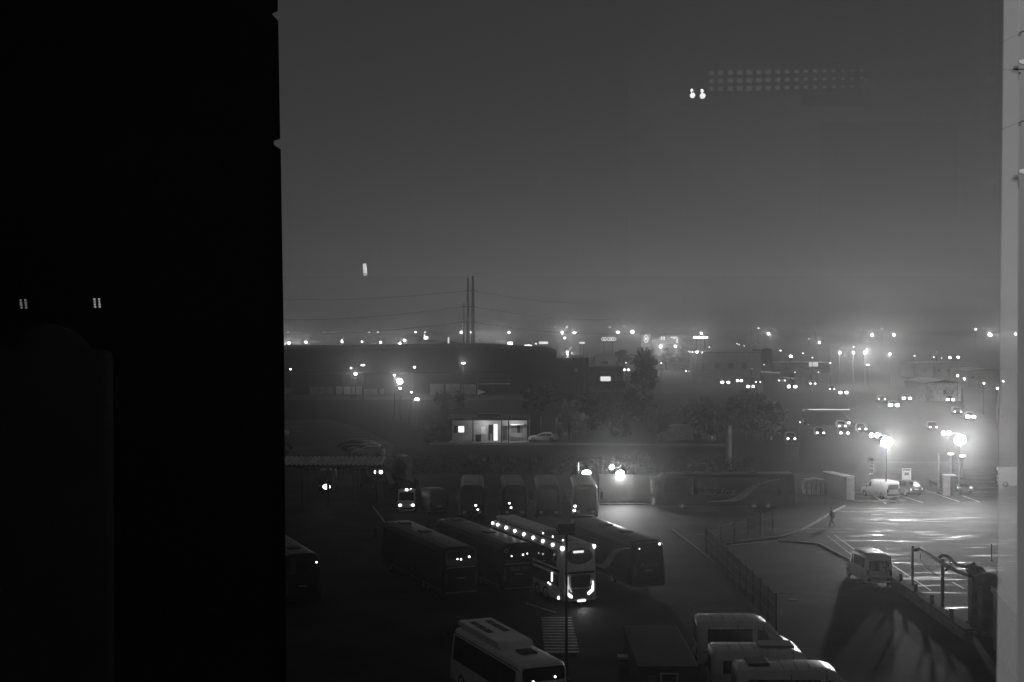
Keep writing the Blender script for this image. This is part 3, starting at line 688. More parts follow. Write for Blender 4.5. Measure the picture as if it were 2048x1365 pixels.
# white double decker
def double_decker():
    yaw = R(112.5); L, Wd, Ht = 13.6, 2.55, 4.15
    t = thing('double_decker_bus', 'white double decker bus with glowing marker lights along its roof edge', 'bus', seat(1190, 1090, 4.0, -6.8, -1.1, yaw), yaw)
    c = Coach(L, Wd, Ht, rl=0.05); c.loft.mesh().build('body', M_white, t, smooth=45)
    for sd in (1, -1):
        m = MB(); c.side(m, -L / 2 + 0.95, L / 2 - 0.7, 2.5, 3.6, sd, nx=14); m.build('upper_window', M_glass, t, smooth=60)
        m = MB(); c.side(m, -L / 2 + 0.55, L / 2 - 0.7, 1.25, 2.0, sd, nx=14); m.build('lower_window', M_glass, t, smooth=60)
        m = MB(); c.side(m, -L / 2 + 0.12, L / 2 - 0.4, 2.18, 2.36, sd, nx=14, off=0.016, ntt=1); m.build('dark_band', M_plastic, t)
        for i in range(9):
            x = -L / 2 + 0.14 + i * (L - 0.5) / 8
            p = c.loft.at(x, c.t(3.86), sd); MB().ball(p + Vector((0, 0.03 * sd, 0)), 0.15 if i == 0 else 0.115, sq=(1.1, .8, .9)).build('marker_light', E_mark if sd > 0 or i == 0 else E_dim, t, smooth=60)
            if sd > 0 and i: MB().ball((x - .3, 0.55, Ht + 0.03), 0.05).build('roof_lamp', E_mid, t)
    m = MB()
    for sd in (1, -1): c.loft.patch(m, -L / 2 + 0.9, L / 2 - 0.6, 6.35, 8.0, sd, 0.008, nx=8, ntt=4)
    m.build('roof_panel', M_roof, t, smooth=60)
    n = 20; el = [(1.02 * math.cos(2 * PI * i / n) * (1 if math.sin(2 * PI * i / n) < 0 else .93), 3.38 + (0.62 if math.sin(2 * PI * i / n) < 0 else 0.42) * math.sin(2 * PI * i / n)) for i in range(n)]
    m = MB(); c.rear(m, el); ow = m.build('upper_rear_window', M_glass, t)
    m = MB(); c.rear(m, rr(-0.33, 0.45, 3.50, 3.66, 0.06), off=0.035); m.build('lit_sign', E_sign, ow)
    m = MB(); c.rear(m, rr(-1.09, 1.09, 2.14, 2.28, 0.05), off=0.03); m.build('dark_band', M_plastic, t)
    m = MB(); c.rear(m, rr(-0.78, 0.62, 1.25, 2.06, 0.08)); m.build('lower_rear_window', M_glass, t)
    for sy in (1, -1):
        y = sy * 0.98
        k = 0.0 if sy > 0 else 0.14
        m = MB(); c.rear(m, [(sy * a_, b_ + k) for a_, b_ in ((1.0, 1.42), (.9, 1.5), (.88, 1.42), (.88, .98), (.56, .76), (.55, .6), (.66, .58), (1.0, .84))], off=0.05, th=0.06)
        m.build('tail_light', E_tail, t)
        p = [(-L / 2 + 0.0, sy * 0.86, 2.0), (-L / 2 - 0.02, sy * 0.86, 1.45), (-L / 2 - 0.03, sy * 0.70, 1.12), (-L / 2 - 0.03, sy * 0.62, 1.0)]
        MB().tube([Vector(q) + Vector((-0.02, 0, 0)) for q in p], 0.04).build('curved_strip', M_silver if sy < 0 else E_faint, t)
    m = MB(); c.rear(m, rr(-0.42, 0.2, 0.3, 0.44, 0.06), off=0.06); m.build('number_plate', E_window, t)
    m = MB(); c.rear(m, rr(-0.9, 0.9, 0.5, 1.15, 0.1), off=0.01); m.build('engine_flap', M_grey, t)
    MB().ball((-L / 2 + 0.55, Wd / 2, 0.55), 0.1).build('fog_lamp', E_mid, t)
    m = MB(); c.side(m, -L / 2 + 1.5, -L / 2 + 1.75, 1.45, 2.05, 1, off=0.03); m.build('step_light', E_tail, t)
    for x in (1.9, 2.2): MB().ball((-L / 2 + x, Wd / 2 + .01, 1.0 + x * .12), 0.06).build('door_light', E_mid, t)
    m = MB().box((L * .5 - 4.4, 0, Ht + 0.08), (7.6, 1.5, 0.2)); m.build('roof_pod', M_white, t, bevel=0.08)
    for f in (0.32, -0.2, -0.3):
        for sy in (1, -1): wheel(t, f * L, sy * (Wd / 2 - 0.14), 0.5, 0.3)
    for sy in (1, -1):
        MB().tube([(L / 2 - 0.3, sy * 1.2, 2.4), (L / 2 + 0.2, sy * 1.5, 2.4)], 0.04).box((L / 2 + .2, sy * 1.5, 2.1), (.18, .25, .6)).build('mirror', M_plastic, t, bevel=.03)
    light('SPOT', 'plate_light', (-L / 2 - 0.25, -0.1, 0.6), 45, t, 0.1, 150, (-L / 2 - 3.0, -0.1, -0.4))
    return t
double_decker()

coach('white bus with a long raised air-conditioning pod on its roof, alone near the tall pole', seat(1131, 1322, 3.1, -4.6, -1.1, R(113)), R(113), 9.4, 2.5, 3.15, body=M_white, name='city_bus', cat='bus', roof=M_white, hatches=(-0.28,), pod=True, trim=False, plate=False, lamps=((.55, 2.3, .05), (-.55, 2.42, .05)), axles=(0.28, -0.25))

BG = 'minibuses standing side by side before the hedge'
def minibus(label, u, v, yaw, pts, L=10.0):
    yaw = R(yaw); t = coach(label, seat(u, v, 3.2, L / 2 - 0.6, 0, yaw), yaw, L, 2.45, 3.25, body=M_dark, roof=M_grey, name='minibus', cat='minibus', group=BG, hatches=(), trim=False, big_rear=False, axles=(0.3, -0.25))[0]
    for y, z, r in pts: MB().ball((L / 2 - .02 - .22 * max(0, z - 1), -y, z), r, 8, 6, sq=(.5, 1.2, .9)).build('front_glint', E_mid, t)  # glowing balls for reflected glints and lights inside the front
minibus('pale roofed minibus facing the yard next to the grey box van', 944, 972, -88.5, ((-0.35, 1.35, 0.13), (-0.55, 1.0, 0.09)))
minibus('pale roofed minibus facing the yard, second of four beyond the dark coaches', 1029, 972, -88, ((0.5, 1.55, 0.12), (0.35, 1.15, 0.12)))
minibus('pale roofed minibus facing the yard, third of the four', 1097, 972, -89.5, ((0.75, 1.3, 0.06),))
minibus('pale roofed minibus facing the yard with a glinting edge next to the floodlit wall', 1171, 971, -90.5, ((1.0, 1.25, 0.12), (1.1, 0.85, 0.12)))

# vans in the lower edge of the yard
VG = 'white vans parked side by side near the small cabin'
def bigvan(label, u, v, L, rackbox=None):
    a = seat(u, v, 2.55, -L / 2, 1.0, R(0)); t = car(label, a, R(-1.5), 'van', L, 2.15, 2.62, M_white, name='white_van', cat='van', group=VG, full=True); Car_ = Car(profile('van', L, 2.62), 2.15, 0.24, 1.32, 0.06)
    for i in range(5):
        m = MB()
        for sd in (1, -1):
            q = L * -.36 + i * .62; Car_.loft.patch(m, q, q + .05, 6.3, 8, sd, .012, nx=1, ntt=4)
        m.build('roof_rib', M_trim, t)
    for sd in (1, -1):
        m = MB(); Car_.loft.patch(m, -L / 2 + .3, L / 2 - 1.0, 3.05, 3.18, sd, .015, nx=10, ntt=1); m.build('side_moulding', M_plastic, t)
        for q in (-L * .12, L * .12, L / 2 - 2.45):
            m = MB(); Car_.loft.patch(m, q, q + .03, 2.3, 5.6, sd, .008, nx=1, ntt=8); m.build('door_seam', M_plastic, t)
    if rackbox:
        MB().box((0.05 if rackbox is M_grey else -L / 2 + 1.1, 0.1, 2.71), (1.7 if rackbox is M_grey else 1.0, 1.2, 0.13)).build('roof_vent', rackbox, t, bevel=0.03)
    return t
bigvan('white van deepest in the group of three, its roof wholly clear', 1386, 1229, 5.7)
bigvan('white van in the middle of the three with a flat pale roof vent', 1413, 1287, 6.4, M_grey)
bigvan('white van cut by the lower edge with a dark roof vent', 1461, 1322, 6.6, M_plastic)

car('small white van with lit headlights beneath the two mixer drums', seat(813, 1013, 0.7, 2.1, 0, R(-86)), R(-86), 'box', 4.4, 1.85, 1.95, M_white, name='small_van', cat='van', head=E_mid, roof_lamp=True)
car('dark grey box van next to the small van with lit headlights', seat(878, 1022, 0.35, -2.5, 0, R(112)), R(112), 'van', 5.2, 2.0, 2.35, M_grey, name='box_van', cat='van', wins=False)
PG = 'cars parked in a row on the gravel lot'
for i, (lab, bm_) in enumerate((('silver estate car at the front of the row on the gravel lot', M_silver), ('dull grey car tight behind the silver estate car', M_grey), ('charcoal car third from the canopy on the gravel lot', M_dark), ('black car deepest in the row on the gravel lot', M_black))):
    car(lab, seat(733 - i * 9, 915 - i * 5.5, 0.0, 0, 0.9, R(172)), R(172), 'suv', 4.7, 1.8, 1.62 - 0.04 * i, bm_, group=PG, rack=(i == 0))
car('white car on the gravel lot showing only its tail beside the jamb', seat(571, 873, 0, -1.9, 0.9, R(180)), R(180), 'car', 4.4, 1.75, 1.45, M_white)
car('dark car with a bright rim cut off by the black jamb', seat(577, 903, 0, -1.6, 0.9, R(195)), R(195), 'car', 4.4, 1.75, 1.45, M_dark)
car('dark car nearest the canopy roof cut off by the black jamb', seat(566, 912, 0, -1.6, 0.9, R(190)), R(190), 'suv', 4.4, 1.75, 1.6, M_black)
car('tall pale family car with ribbed roof casting a long shadow across the yard', seat(1756, 1172, 0.0, -2.1, 0, R(94)), R(94), 'box', 4.8, 1.98, 2.18, M_white, name='people_carrier', cat='car', rack=True, full=True)
car('white delivery van in the floodlit car park seen from behind', seat(1786, 1000, 0.0, -2.2, 0, R(113)), R(113), 'box', 4.5, 1.85, 1.95, M_white, name='small_van', cat='van')
car('dark hatchback with round rear lights beside the white delivery van', seat(1832, 994, 0.0, -2.0, 0, R(113)), R(113), 'suv', 4.2, 1.85, 1.6, M_dark, tail=E_dim)
car('glossy dark car under the floodlight with a strong glare on its windscreen', seat(1929, 988, 0.0, 2.0, 0, R(-90)), R(-90), 'car', 4.3, 1.95, 1.6, M_black, head=E_dim)
car('white panel van cut off by the window frame on the floodlit lot', seat(1998, 975, 0.0, -2.4, -0.9, R(-12)), R(-12), 'van', 5.0, 1.95, 2.2, M_white, name='panel_van', cat='van')
car('pale box truck standing among the dark shrubs', seat(1352, 884, 0.0, 0, 1.0, R(186)), R(186), 'van', 5.6, 2.2, 2.6, M_trim, name='box_truck', cat='truck', wins=False)
car('white car parked right of the lit office under the bushes', seat(1084, 884, 0.0, 0, 0.9, R(170)), R(170), 'car', 4.5, 1.8, 1.45, M_white)
car('dark delivery van under the canopy with one lit lamp', seat(653, 986, 0.0, 2.3, 0, R(-85)), R(-85), 'van', 5.0, 2.0, 2.2, M_black, name='panel_van', cat='van')
MB().ball(P(653, 974, 1.9), 0.34, sq=(1.2, .6, .8)).build('work_lamp', E_mid)
tag(bpy.data.objects['work_lamp'], 'round work lamp glowing under the ribbed canopy', 'lamp')

def mixer(label, u, v, yaw):
    yaw = R(yaw); t = thing('concrete_mixer_truck', label, 'truck', seat(u, v, 0, -3.0, 0, yaw), yaw)
    MB().box((0, 0, 0.85), (7.5, 0.9, 0.25)).build('chassis', M_plastic, t, bevel=.04)
    m = MB().prism([(2.2, -1.2, .6), (3.8, -1.2, .6), (3.8, -1.2, 1.6), (3.6, -1.2, 2.8), (2.2, -1.2, 2.9)], (0, 2.4, 0)); cb = m.build('cab', M_dark, t, bevel=.08)
    MB().prism([(3.83, -1.0, 1.7), (3.66, -1.0, 2.7), (3.63, -1.0, 2.7), (3.8, -1.0, 1.7)], (0, 2.0, 0)).build('windscreen', M_glass, cb)
    ax = Vector((-1, 0, 0.32)).normalized(); o = Vector((1.9, 0, 1.75)); m = MB()
    pr = ((0, .35), (.3, .85), (1.2, 1.15), (2.4, 1.2), (3.4, .95), (4.4, .55), (4.7, .5))
    m.tube([o + ax * a for a, _ in pr], [r for _, r in pr], 18).build('drum', M_grey, t, smooth=50)
    MB().prism([(-2.6, -.35, 2.2), (-2.6, .35, 2.2), (-3.6, .25, 1.1), (-3.6, -.25, 1.1)], (-.06, 0, -.06)).build('chute', M_steel, t)
    for x in (2.9, -1.2, -2.5):
        for sy in (1, -1): wheel(t, x, sy * 1.05, 0.5, 0.3)
mixer('concrete mixer truck with its drum next to the canopy end', 778, 985, 118)
mixer('concrete mixer truck with a paler drum behind the lit small van', 818, 978, 112)

# ------------------------------------------------------------------ canopy, walls, cabins in the yard
def canopy():
    a, b = P(480, 1012), P(764, 1012); y = a.y
    t = thing('ribbed_canopy', 'long open canopy with a ribbed metal roof on dark posts', 'canopy', (a.x, y, 0))
    w = b.x - a.x; m = MB(); n = 30
    vs = []
    for i in range(n * 2 + 1):
        x = w * i / (n * 2); h = 0.16 if i % 2 else 0.0
        vs += [(x, 0, 4.15 + h), (x, 4.6, 4.55 + h)]
    fs = [(2 * i, 2 * i + 2, 2 * i + 3, 2 * i + 1) for i in range(n * 2)]
    m.add(vs, fs); o = m.build('ribbed_roof', mat('zinc_sheet', 0.7, 0.5, 0.0, var=0.25, scale=1.2), t)
    o.modifiers.new('thick', 'SOLIDIFY').thickness = 0.03
    MB().box((w / 2, -0.02, 4.0), (w, 0.1, 0.26)).build('fascia', M_dsteel, t)
    for f in (0.22, 0.44, 0.62, 0.8, 0.965):
        for yy in (0.1, 4.4): MB().box((w * f, yy, 1.98), (0.26, 0.26, 3.96)).build('post', M_dsteel, t)
    for du in (751, 761):
        p = P(du, 944, 3.5); p.y = y + 0.6
        q = Vector((p.x - a.x, 0.6, H + (p.y) * ray(du, 944).z / ray(du, 944).y)); MB().ball((q.x, 0.3, q.z), 0.19).build('under_roof_lamp', E_mid, t)
    return t
canopy()
def lit_wall():
    a, b = P(1199, 1006), P(1301, 1006)
    t = thing('yard_wall', 'plain rendered wall with a fierce floodlight on its top', 'wall', (a.x, a.y + 0.2, 0)); w = b.x - a.x
    MB().box((w / 2, 0, 1.42), (w, 0.22, 2.84)).build('wall_panel', mat('grey_render', 0.32, 0.85, var=.15, scale=.5, bump=.2), t)
    MB().box((w / 2, 0, 2.88), (w + .08, 0.3, 0.08)).build('coping', M_conc, t)
    MB().box((w / 2, -0.2, 0.12), (w, 0.2, 0.24)).build('plinth', M_conc, t, bevel=.03)
    return t, a
lw, la = lit_wall()
def fl_lamp(label, u, v, base_v, power, r=0.5, twin=None, name='floodlight_mast', disc=1.0, tilt=7):
    b = P(u, base_v); y = b.y; d = D(u, v, y - 0.3); z = d.z
    t = thing(name, label, 'floodlight', (b.x, y, 0))
    MB().cyl((0, 0, 0), (0, 0, z + 0.1), 0.09, 0.06).build('pole', M_dsteel, t, smooth=40)
    MB().box((0, -0.12, z + 0.02), (1.0 * disc, 0.3, 0.5 * disc), rx=R(-12)).build('lamp_head', M_dsteel, t, bevel=.04)
    MB().ball((0, -0.3, z), r, 16, 10, sq=(1, .35, .85)).build('lens', E_hot, t, smooth=60)
    light('SPOT', 'flood_light', (0, -0.6, z), power, t, 0.5, 150, (0, -60, z - tilt))
    light('POINT', 'spill_light', (0, -0.75, z - .1), power * SPILL * (.3 if disc < 1 else 1), t, 0.6)
    for du, dv in twin or ():  # ghosts of the flood mirrored in the window glass, made as glowing balls
        p = D(u + du, v + dv, y - .2); MB().ball((p.x - b.x, -.2, p.z), 0.26).build('flood_ghost', E_mid, t)
    if twin:  # made-up arm that holds the ghost balls
        MB().tube([(D(u + twin[0][0], v, y).x - b.x, -.1, D(u, v + twin[0][1], y).z), (0, -.05, D(u, v + twin[0][1], y).z), (0, 0, z)], 0.03).build('ghost_bracket', M_steel, t)
    return t
fl_lamp('glaring floodlight on a mast behind the white delivery van', 1772, 885, 1000, P_FLOOD, 0.62, ((-29, -14), (-18, -14)))
fl_lamp('glaring floodlight on a mast beyond the glossy dark car', 1918, 880, 992, P_FLOOD, 0.62, ((-31, -13), (-20, -13)))
fl_lamp('single fierce floodlight over the plain rendered wall', 1240, 948, 1004, P_WALL, 0.42, ((-17, -13), (-16, -14)), disc=.7, tilt=9)
o = MB().ball(P(1172, 944, 2.6) + Vector((0, -1.0, 0)), 0.42, sq=(1.2, .6, .7)).build('bulkhead_lamp', E_lamp); tag(o, 'glowing bulkhead lamp above the minibus next to the floodlit wall', 'lamp')
gp = thing('forked_lamp_post', 'thin forked post glinting behind the row of minibuses', 'lamp post', P(1157, 985)); zz = D(1157, 928, gp.location.y).z
MB().cyl((0, 0, 0), (0, 0, zz), .07).tube([(-.25, 0, zz - .3), (.25, 0, zz - .25), (.25, 0, zz + .25)], .05).build('post', M_steel, gp); MB().box((0, -.08, zz - .3), (.12, .06, .9)).build('reflector', E_dim, gp)

def slab_post():
    b = P(1460, 945); y = b.y + 3; zt = D(1460, 852, y).z
    t = thing('square_pillar', 'tall square pillar, pale on one edge, rising behind the broadside coach', 'pillar', (b.x * y / b.y, y, 0))
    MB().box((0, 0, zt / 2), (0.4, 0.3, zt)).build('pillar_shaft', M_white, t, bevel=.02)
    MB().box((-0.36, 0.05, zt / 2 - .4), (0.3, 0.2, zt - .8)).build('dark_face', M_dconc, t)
    MB().box((0, 0, zt + .04), (0.5, 0.4, 0.08)).build('cap', M_conc, t)
slab_post()
def skip(label, u0, u1, vt, vb):
    a, b = P(u0, vb), P(u1, vb); w = b.x - a.x; z = D(u0, vt, a.y + .5).z
    t = thing('waste_skip', label, 'skip', ((a.x + b.x) / 2, a.y + .8, 0))
    m = MB().prism([(-w / 2 + .15, -.7, .1), (w / 2 - .15, -.7, .1), (w / 2, -.7, z * .8), (w / 2 - .3, -.7, z), (-w / 2 + .3, -.7, z), (-w / 2, -.7, z * .8)], (0, 1.5, 0)); m.build('skip_body', M_grey, t, bevel=.06)
    m = MB()
    for i in range(5): m.box((-w / 2 + .3 + (w - .6) * i / 4, -.74, z * .45), (.08, .08, z * .75))
    m.build('rib', M_dark, t)
    MB().prism([(-w / 2 + .25, -.75, z + .02), (0, -.75, z + .14), (w / 2 - .25, -.75, z + .02)], (0, 1.6, 0)).build('lid', M_trim, t)
skip('grey waste skip with a humped lid behind the broadside coach', 1608, 1656, 960, 992)
def booth():
    a = P(1709, 1001); t = thing('open_shelter', 'pale open fronted shelter with one bright end wall', 'shelter', (a.x, a.y, 0)); z = D(1708, 955, a.y).z
    b = P(1664, 990); d = Vector((b.x - a.x, b.y - a.y, 0)); zb = z
    e = d.normalized(); nrm = Vector((-e.y, e.x, 0))
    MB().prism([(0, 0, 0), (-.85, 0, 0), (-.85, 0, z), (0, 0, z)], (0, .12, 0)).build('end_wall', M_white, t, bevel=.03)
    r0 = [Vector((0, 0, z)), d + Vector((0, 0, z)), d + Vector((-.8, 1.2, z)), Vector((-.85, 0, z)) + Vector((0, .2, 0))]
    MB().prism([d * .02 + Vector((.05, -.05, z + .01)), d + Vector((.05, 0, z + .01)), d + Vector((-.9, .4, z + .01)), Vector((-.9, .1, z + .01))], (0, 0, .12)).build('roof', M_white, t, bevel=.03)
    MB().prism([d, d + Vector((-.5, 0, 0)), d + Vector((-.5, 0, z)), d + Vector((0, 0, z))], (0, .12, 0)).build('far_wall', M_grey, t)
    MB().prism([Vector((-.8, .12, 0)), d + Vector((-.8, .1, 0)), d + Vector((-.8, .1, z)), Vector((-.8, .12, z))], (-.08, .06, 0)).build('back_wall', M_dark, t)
booth()
def cabin():
    t = thing('site_cabin', 'dark flat roofed cabin with one small window beside the white vans', 'cabin', P(1336, 1335, 2.6) + Vector((0, 0, -2.6)))
    MB().box((0, 4.2, 1.28), (2.65, 8.4, 2.56)).build('wall', mat('cabin_sheet', 0.06, 0.6, var=.2), t)
    MB().box((0, 4.2, 2.62), (2.85, 8.6, 0.12)).build('roof', mat('cabin_roof', 0.07, 0.7, var=.25), t, bevel=.03)
    x = .05
    fr = MB()
    for dx, dz, sx, sz in ((0, .42, .82, .06), (0, -.42, .82, .06), (-.38, 0, .06, .78), (.38, 0, .06, .78), (0, 0, .7, .04)): fr.box((x + dx, -.03, 1.9 + dz), (sx, .08, sz))
    w = fr.build('window_frame', M_white, t); MB().box((x, -.01, 1.9), (.7, .03, .78)).build('pane', M_glass, w)
    MB().box((-1.0, -.03, 1.0), (.6, .06, 1.9)).build('door', M_dark, t)
    MB().box((-.75, -.25, 2.1), (.35, .4, .3)).build('air_unit', M_grey, t, bevel=.03)
    c = P(1250, 1340, 0.9)
    k = thing('meter_cabinet', 'small cabinet with a pale lid standing next to the dark cabin', 'cabinet', (c.x, c.y, 0))
    MB().box((0, 0, .75), (.62, .5, 1.5)).build('cabinet_body', M_dconc, k, bevel=.02); MB().box((0, 0, 1.56), (.72, .6, .14)).build('lid', M_white, k, bevel=.02); MB().cyl((.18, 0, 1.6), (.18, 0, 2.9), .03).build('stub_pole', M_steel, k)
cabin()
def pole_box():
    y = 70.0; p = D(1133, 1055, y); t = thing('tall_pole', 'slim dark pole with a black box at its top standing in the yard', 'pole', (p.x, y, 0)); z = D(1133, 1048, y).z
    MB().cyl((0, 0, 0), (0, 0, z), 0.085, 0.06, 12).build('shaft', M_plastic, t, smooth=40)
    MB().box((0, -.1, z - .25), (.92, .35, .58)).build('box', M_plastic, t, bevel=.03)
    MB().cyl((0, 0, 0), (0, 0, .12), .25).build('base_plate', M_dsteel, t)
pole_box()
def ramp():
    a = P(1124, 1310); b = P(1124, 1236); t = thing('slatted_ramp', 'row of pale boards lying on the asphalt behind the white double decker', 'ramp', (a.x, a.y, 0)); ln = b.y - a.y
    m = MB(); n = 13
    for i in range(n): m.box((0, ln * (i + .5) / n, .06), (1.95, ln / n * .5, .06))
    m.build('slat', mat('pale_board', .26, .38, var=.2), t)
    for sx in (-.8, .8): MB().box((sx, ln / 2, .02), (.1, ln, .03)).build('runner', M_dsteel, t)
ramp()

# ------------------------------------------------------------------ fences, barrier, gate, wall on the car park side
def fence(label, uv0, uv1, h, n, u_top=None):
    a, b = P(*uv0), P(*uv1); t = thing('mesh_fence', label, 'fence', a); d = b - a
    for i in range(n + 1):
        p = d * (i / n); MB().cyl(p, p + Vector((0, 0, h)), 0.055, n=6).build('post', M_dsteel, t)
    m = MB(); k = int(d.length / 0.2)
    for i in range(k):
        p = d * (i / k); m.cyl(p + Vector((0, 0, .08)), p + Vector((0, 0, h - .1)), 0.016, n=3)
    for z in (.1, h * .35, h * .65, h - .1): m.cyl(Vector((0, 0, z)), d + Vector((0, 0, z)), .03, n=4)
    m.build('mesh', M_dsteel, t)
    return t
fence('dark mesh fence running down the middle of the yard', (1414, 1112), (1552, 1262), 2.3, 11)
fence('thin far fence of dark posts beyond the person walking', (1412, 1108), (1545, 1062), 1.9, 5)
def barrier():
    a, b = P(1786, 1172), P(1938, 1285); t = thing('low_wall', 'low dark wall with stub posts running down from the ribbed roof car', 'wall', a); d = b - a; an = math.atan2(d.y, d.x)
    MB().box(d / 2 + Vector((0, 0, .35)), (d.length, .45, .7), rz=an).build('wall_body', M_dconc, t, bevel=.05)
    MB().box(d / 2 + Vector((0, 0, .73)), (d.length + .1, .55, .07), rz=an).build('coping', mat('dark_coping', .03, .9, spec=.1), t)
    for f in (.12, .34, .56, .8): p = d * f; MB().box(p + Vector((0, 0, .95)), (.22, .22, .6), rz=an).build('stub_post', M_dconc, t, bevel=.02)
barrier()
def gate():
    g = P(1825, 1190); t = thing('pipe_gate', 'pipe gate of two curved rails on upright posts at the car park edge', 'gate', g)
    zt = D(1825, 1092, g.y).z
    MB().cyl((0, 0, 0), (0, 0, zt), .09, n=10).build('post', M_plastic, t)
    q = P(1885, 1226) - g; z2 = D(1885, 1118, q.y + g.y).z
    MB().cyl(q, q + Vector((0, 0, z2)), .12, n=10).build('post', M_plastic, t)
    def at(u, v, f): p = D(u, v, g.y + (P(1945, 1262).y - g.y) * f); return p - Vector(g)
    MB().tube([at(1830, 1100, .05), at(1841, 1098, .1), at(1860, 1110, .3), at(1885, 1127, .6), at(1915, 1143, .8), at(1940, 1152, 1)], .13, 8).build('rail', M_plastic, t, smooth=60)
    MB().tube([at(1879, 1115, .55), at(1886, 1110, .58), at(1897, 1114, .65), at(1915, 1130, .8), at(1935, 1134, .95), at(1948, 1128, 1)], .12, 8).build('rail', M_plastic, t, smooth=60)
    MB().tube([at(1841, 1101, .1), at(1841, 1118, .1), at(1850, 1132, .2), at(1866, 1146, .35), at(1884, 1154, .6)], .035, 6).build('hanging_chain', M_steel, t)
    MB().tube([at(1900, 1118, .66), at(1902, 1133, .68), at(1892, 1140, .62)], .1, 6).build('latch', M_plastic, t)
gate()
def pillar(label, u, vb, vt, w):
    p = P(u, vb); z = D(u, vt, p.y).z; t = thing('gate_pillar', label, 'pillar', p, 0)
    MB().box((0, 0, z / 2), (w, w, z)).build('pillar_shaft', M_dconc, t, bevel=.05)
    MB().ball((0, 0, z), w * .75, 12, 6, sq=(1.1, 1.1, .6)).build('pillar_cap', M_dconc, t, smooth=60)
    MB().box((0, 0, .12), (w * 1.25, w * 1.25, .24)).build('plinth', M_dconc, t, bevel=.03)
pillar('dark gate pillar touching the curved pipe rails', 1951, 1250, 1142, .72)
pillar('broad dark gate pillar beside the capped boundary wall', 1975, 1270, 1160, .95)
def side_wall():
    z = 3.3; a, b = P(1992, 1180, z), P(2110, 1312, z); a.z = b.z = 0; d = b - a; an = math.atan2(d.y, d.x)
    t = thing('boundary_wall', 'rough grey boundary wall with a dark sloping cap by the window frame', 'wall', a)
    MB().box(d / 2 + Vector((0, 0, z / 2)), (d.length, .3, z), rz=an).build('wall_body', mat('rough_render', .28, .9, var=.3, scale=.7, bump=.5), t)
    MB().box(d / 2 + Vector((0, 0, z + .12)), (d.length + .1, .55, .22), rz=an).build('cap', M_plastic, t, bevel=.02)
    MB().box(d / 2 + Vector((0, 0, z - .03)), (d.length + .1, .62, .06), rz=an).build('drip_edge', M_steel, t)
side_wall()
def post(label, u, vb, vt, r=.05, name='post', headw=None, m=None, cat='post'):
    p = P(u, vb); z = D(u, vt, p.y).z; t = thing(name, label, cat, p)
    MB().cyl((0, 0, 0), (0, 0, z), r, n=8).build('shaft', m or M_steel, t, smooth=40); MB().cyl((0, 0, 0), (0, 0, .08), r * 2.2).build('base_plate', M_dsteel, t)
    if headw:
        MB().ball((0, -.05, z), headw, 12, 6, sq=(1, .6, .35)).build('lamp_head', E_mid, t, smooth=60)
    return t
post('thin dark post leaning near the window frame on the wet lot', 1983, 1122, 1088, .05, m=M_plastic)
post('slim grey post left of the pale kiosk on the floodlit lot', 1877, 987, 908, .10)
post('short lamp post with a bright flat head behind the pale kiosk', 1901, 985, 908, .12, 'lamp_post', .33, cat='lamp post')
post('lamp post with a flat glowing head right of the pale kiosk', 1924, 975, 912, .05, 'lamp_post', .38, cat='lamp post')
def kiosk():
    a = P(1898, 991); z = D(1898, 951, a.y).z; t = thing('ticket_kiosk', 'square pale ticket kiosk with a dark side by the barrier rails', 'kiosk', a)
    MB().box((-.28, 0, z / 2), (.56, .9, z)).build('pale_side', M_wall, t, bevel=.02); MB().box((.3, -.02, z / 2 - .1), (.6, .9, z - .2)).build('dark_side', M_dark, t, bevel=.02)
    MB().box((0, 0, z + .04), (1.3, 1.0, .09)).build('roof', M_white, t)
    b = P(1858, 975); q = thing('barrier_rail', 'low dark barrier rails beside the pale kiosk', 'barrier', b); c = P(1886, 987)
    for zz in (.45, .9): MB().tube([(0, 0, zz), (c.x - b.x, c.y - b.y, zz)], .06).build('rail', M_plastic, q)
    for f in (0.05, .95): MB().cyl(((c.x - b.x) * f, (c.y - b.y) * f, 0), ((c.x - b.x) * f, (c.y - b.y) * f, .95), .06).build('post', M_plastic, q)
kiosk()
def signs():
    p = P(1813, 985); z1 = D(1813, 937, p.y).z; z0 = D(1813, 961, p.y).z; t = thing('notice_board', 'pale notice board on legs behind the dark hatchback', 'sign', p)
    MB().box((0, 0, (z0 + z1) / 2), (1.0, .06, z1 - z0)).build('board', M_white, t)
    MB().box((0, -.035, z1 - .18), (.8, .01, .16)).box((0, -.035, z1 - .62), (.5, .01, .3)).build('printed_panel', M_grey, t)
    for sx in (-.42, .42): MB().cyl((sx, .03, 0), (sx, .03, z1), .04).build('leg', M_steel, t)
    p = P(1737, 978); t = thing('stacked_sign', 'tall post with stacked small sign plates beside the white delivery van', 'sign', p); z = D(1737, 914, p.y).z
    MB().cyl((0, 0, 0), (0, 0, z), .075).build('post', M_steel, t)
    for i, h in enumerate((.18, .5, .4, .42)):
        zz = z - .15 - i * .42 - (.0 if i == 0 else .1); MB().box((.30, 0, zz), (.46, .05, h * .75)).build('sign_plate', M_trim if i % 2 else M_grey, t)
    MB().box((.26, 0, D(1741, 948, p.y).z), (.4, .05, .16)).build('sign_plate', M_white, t)
signs()
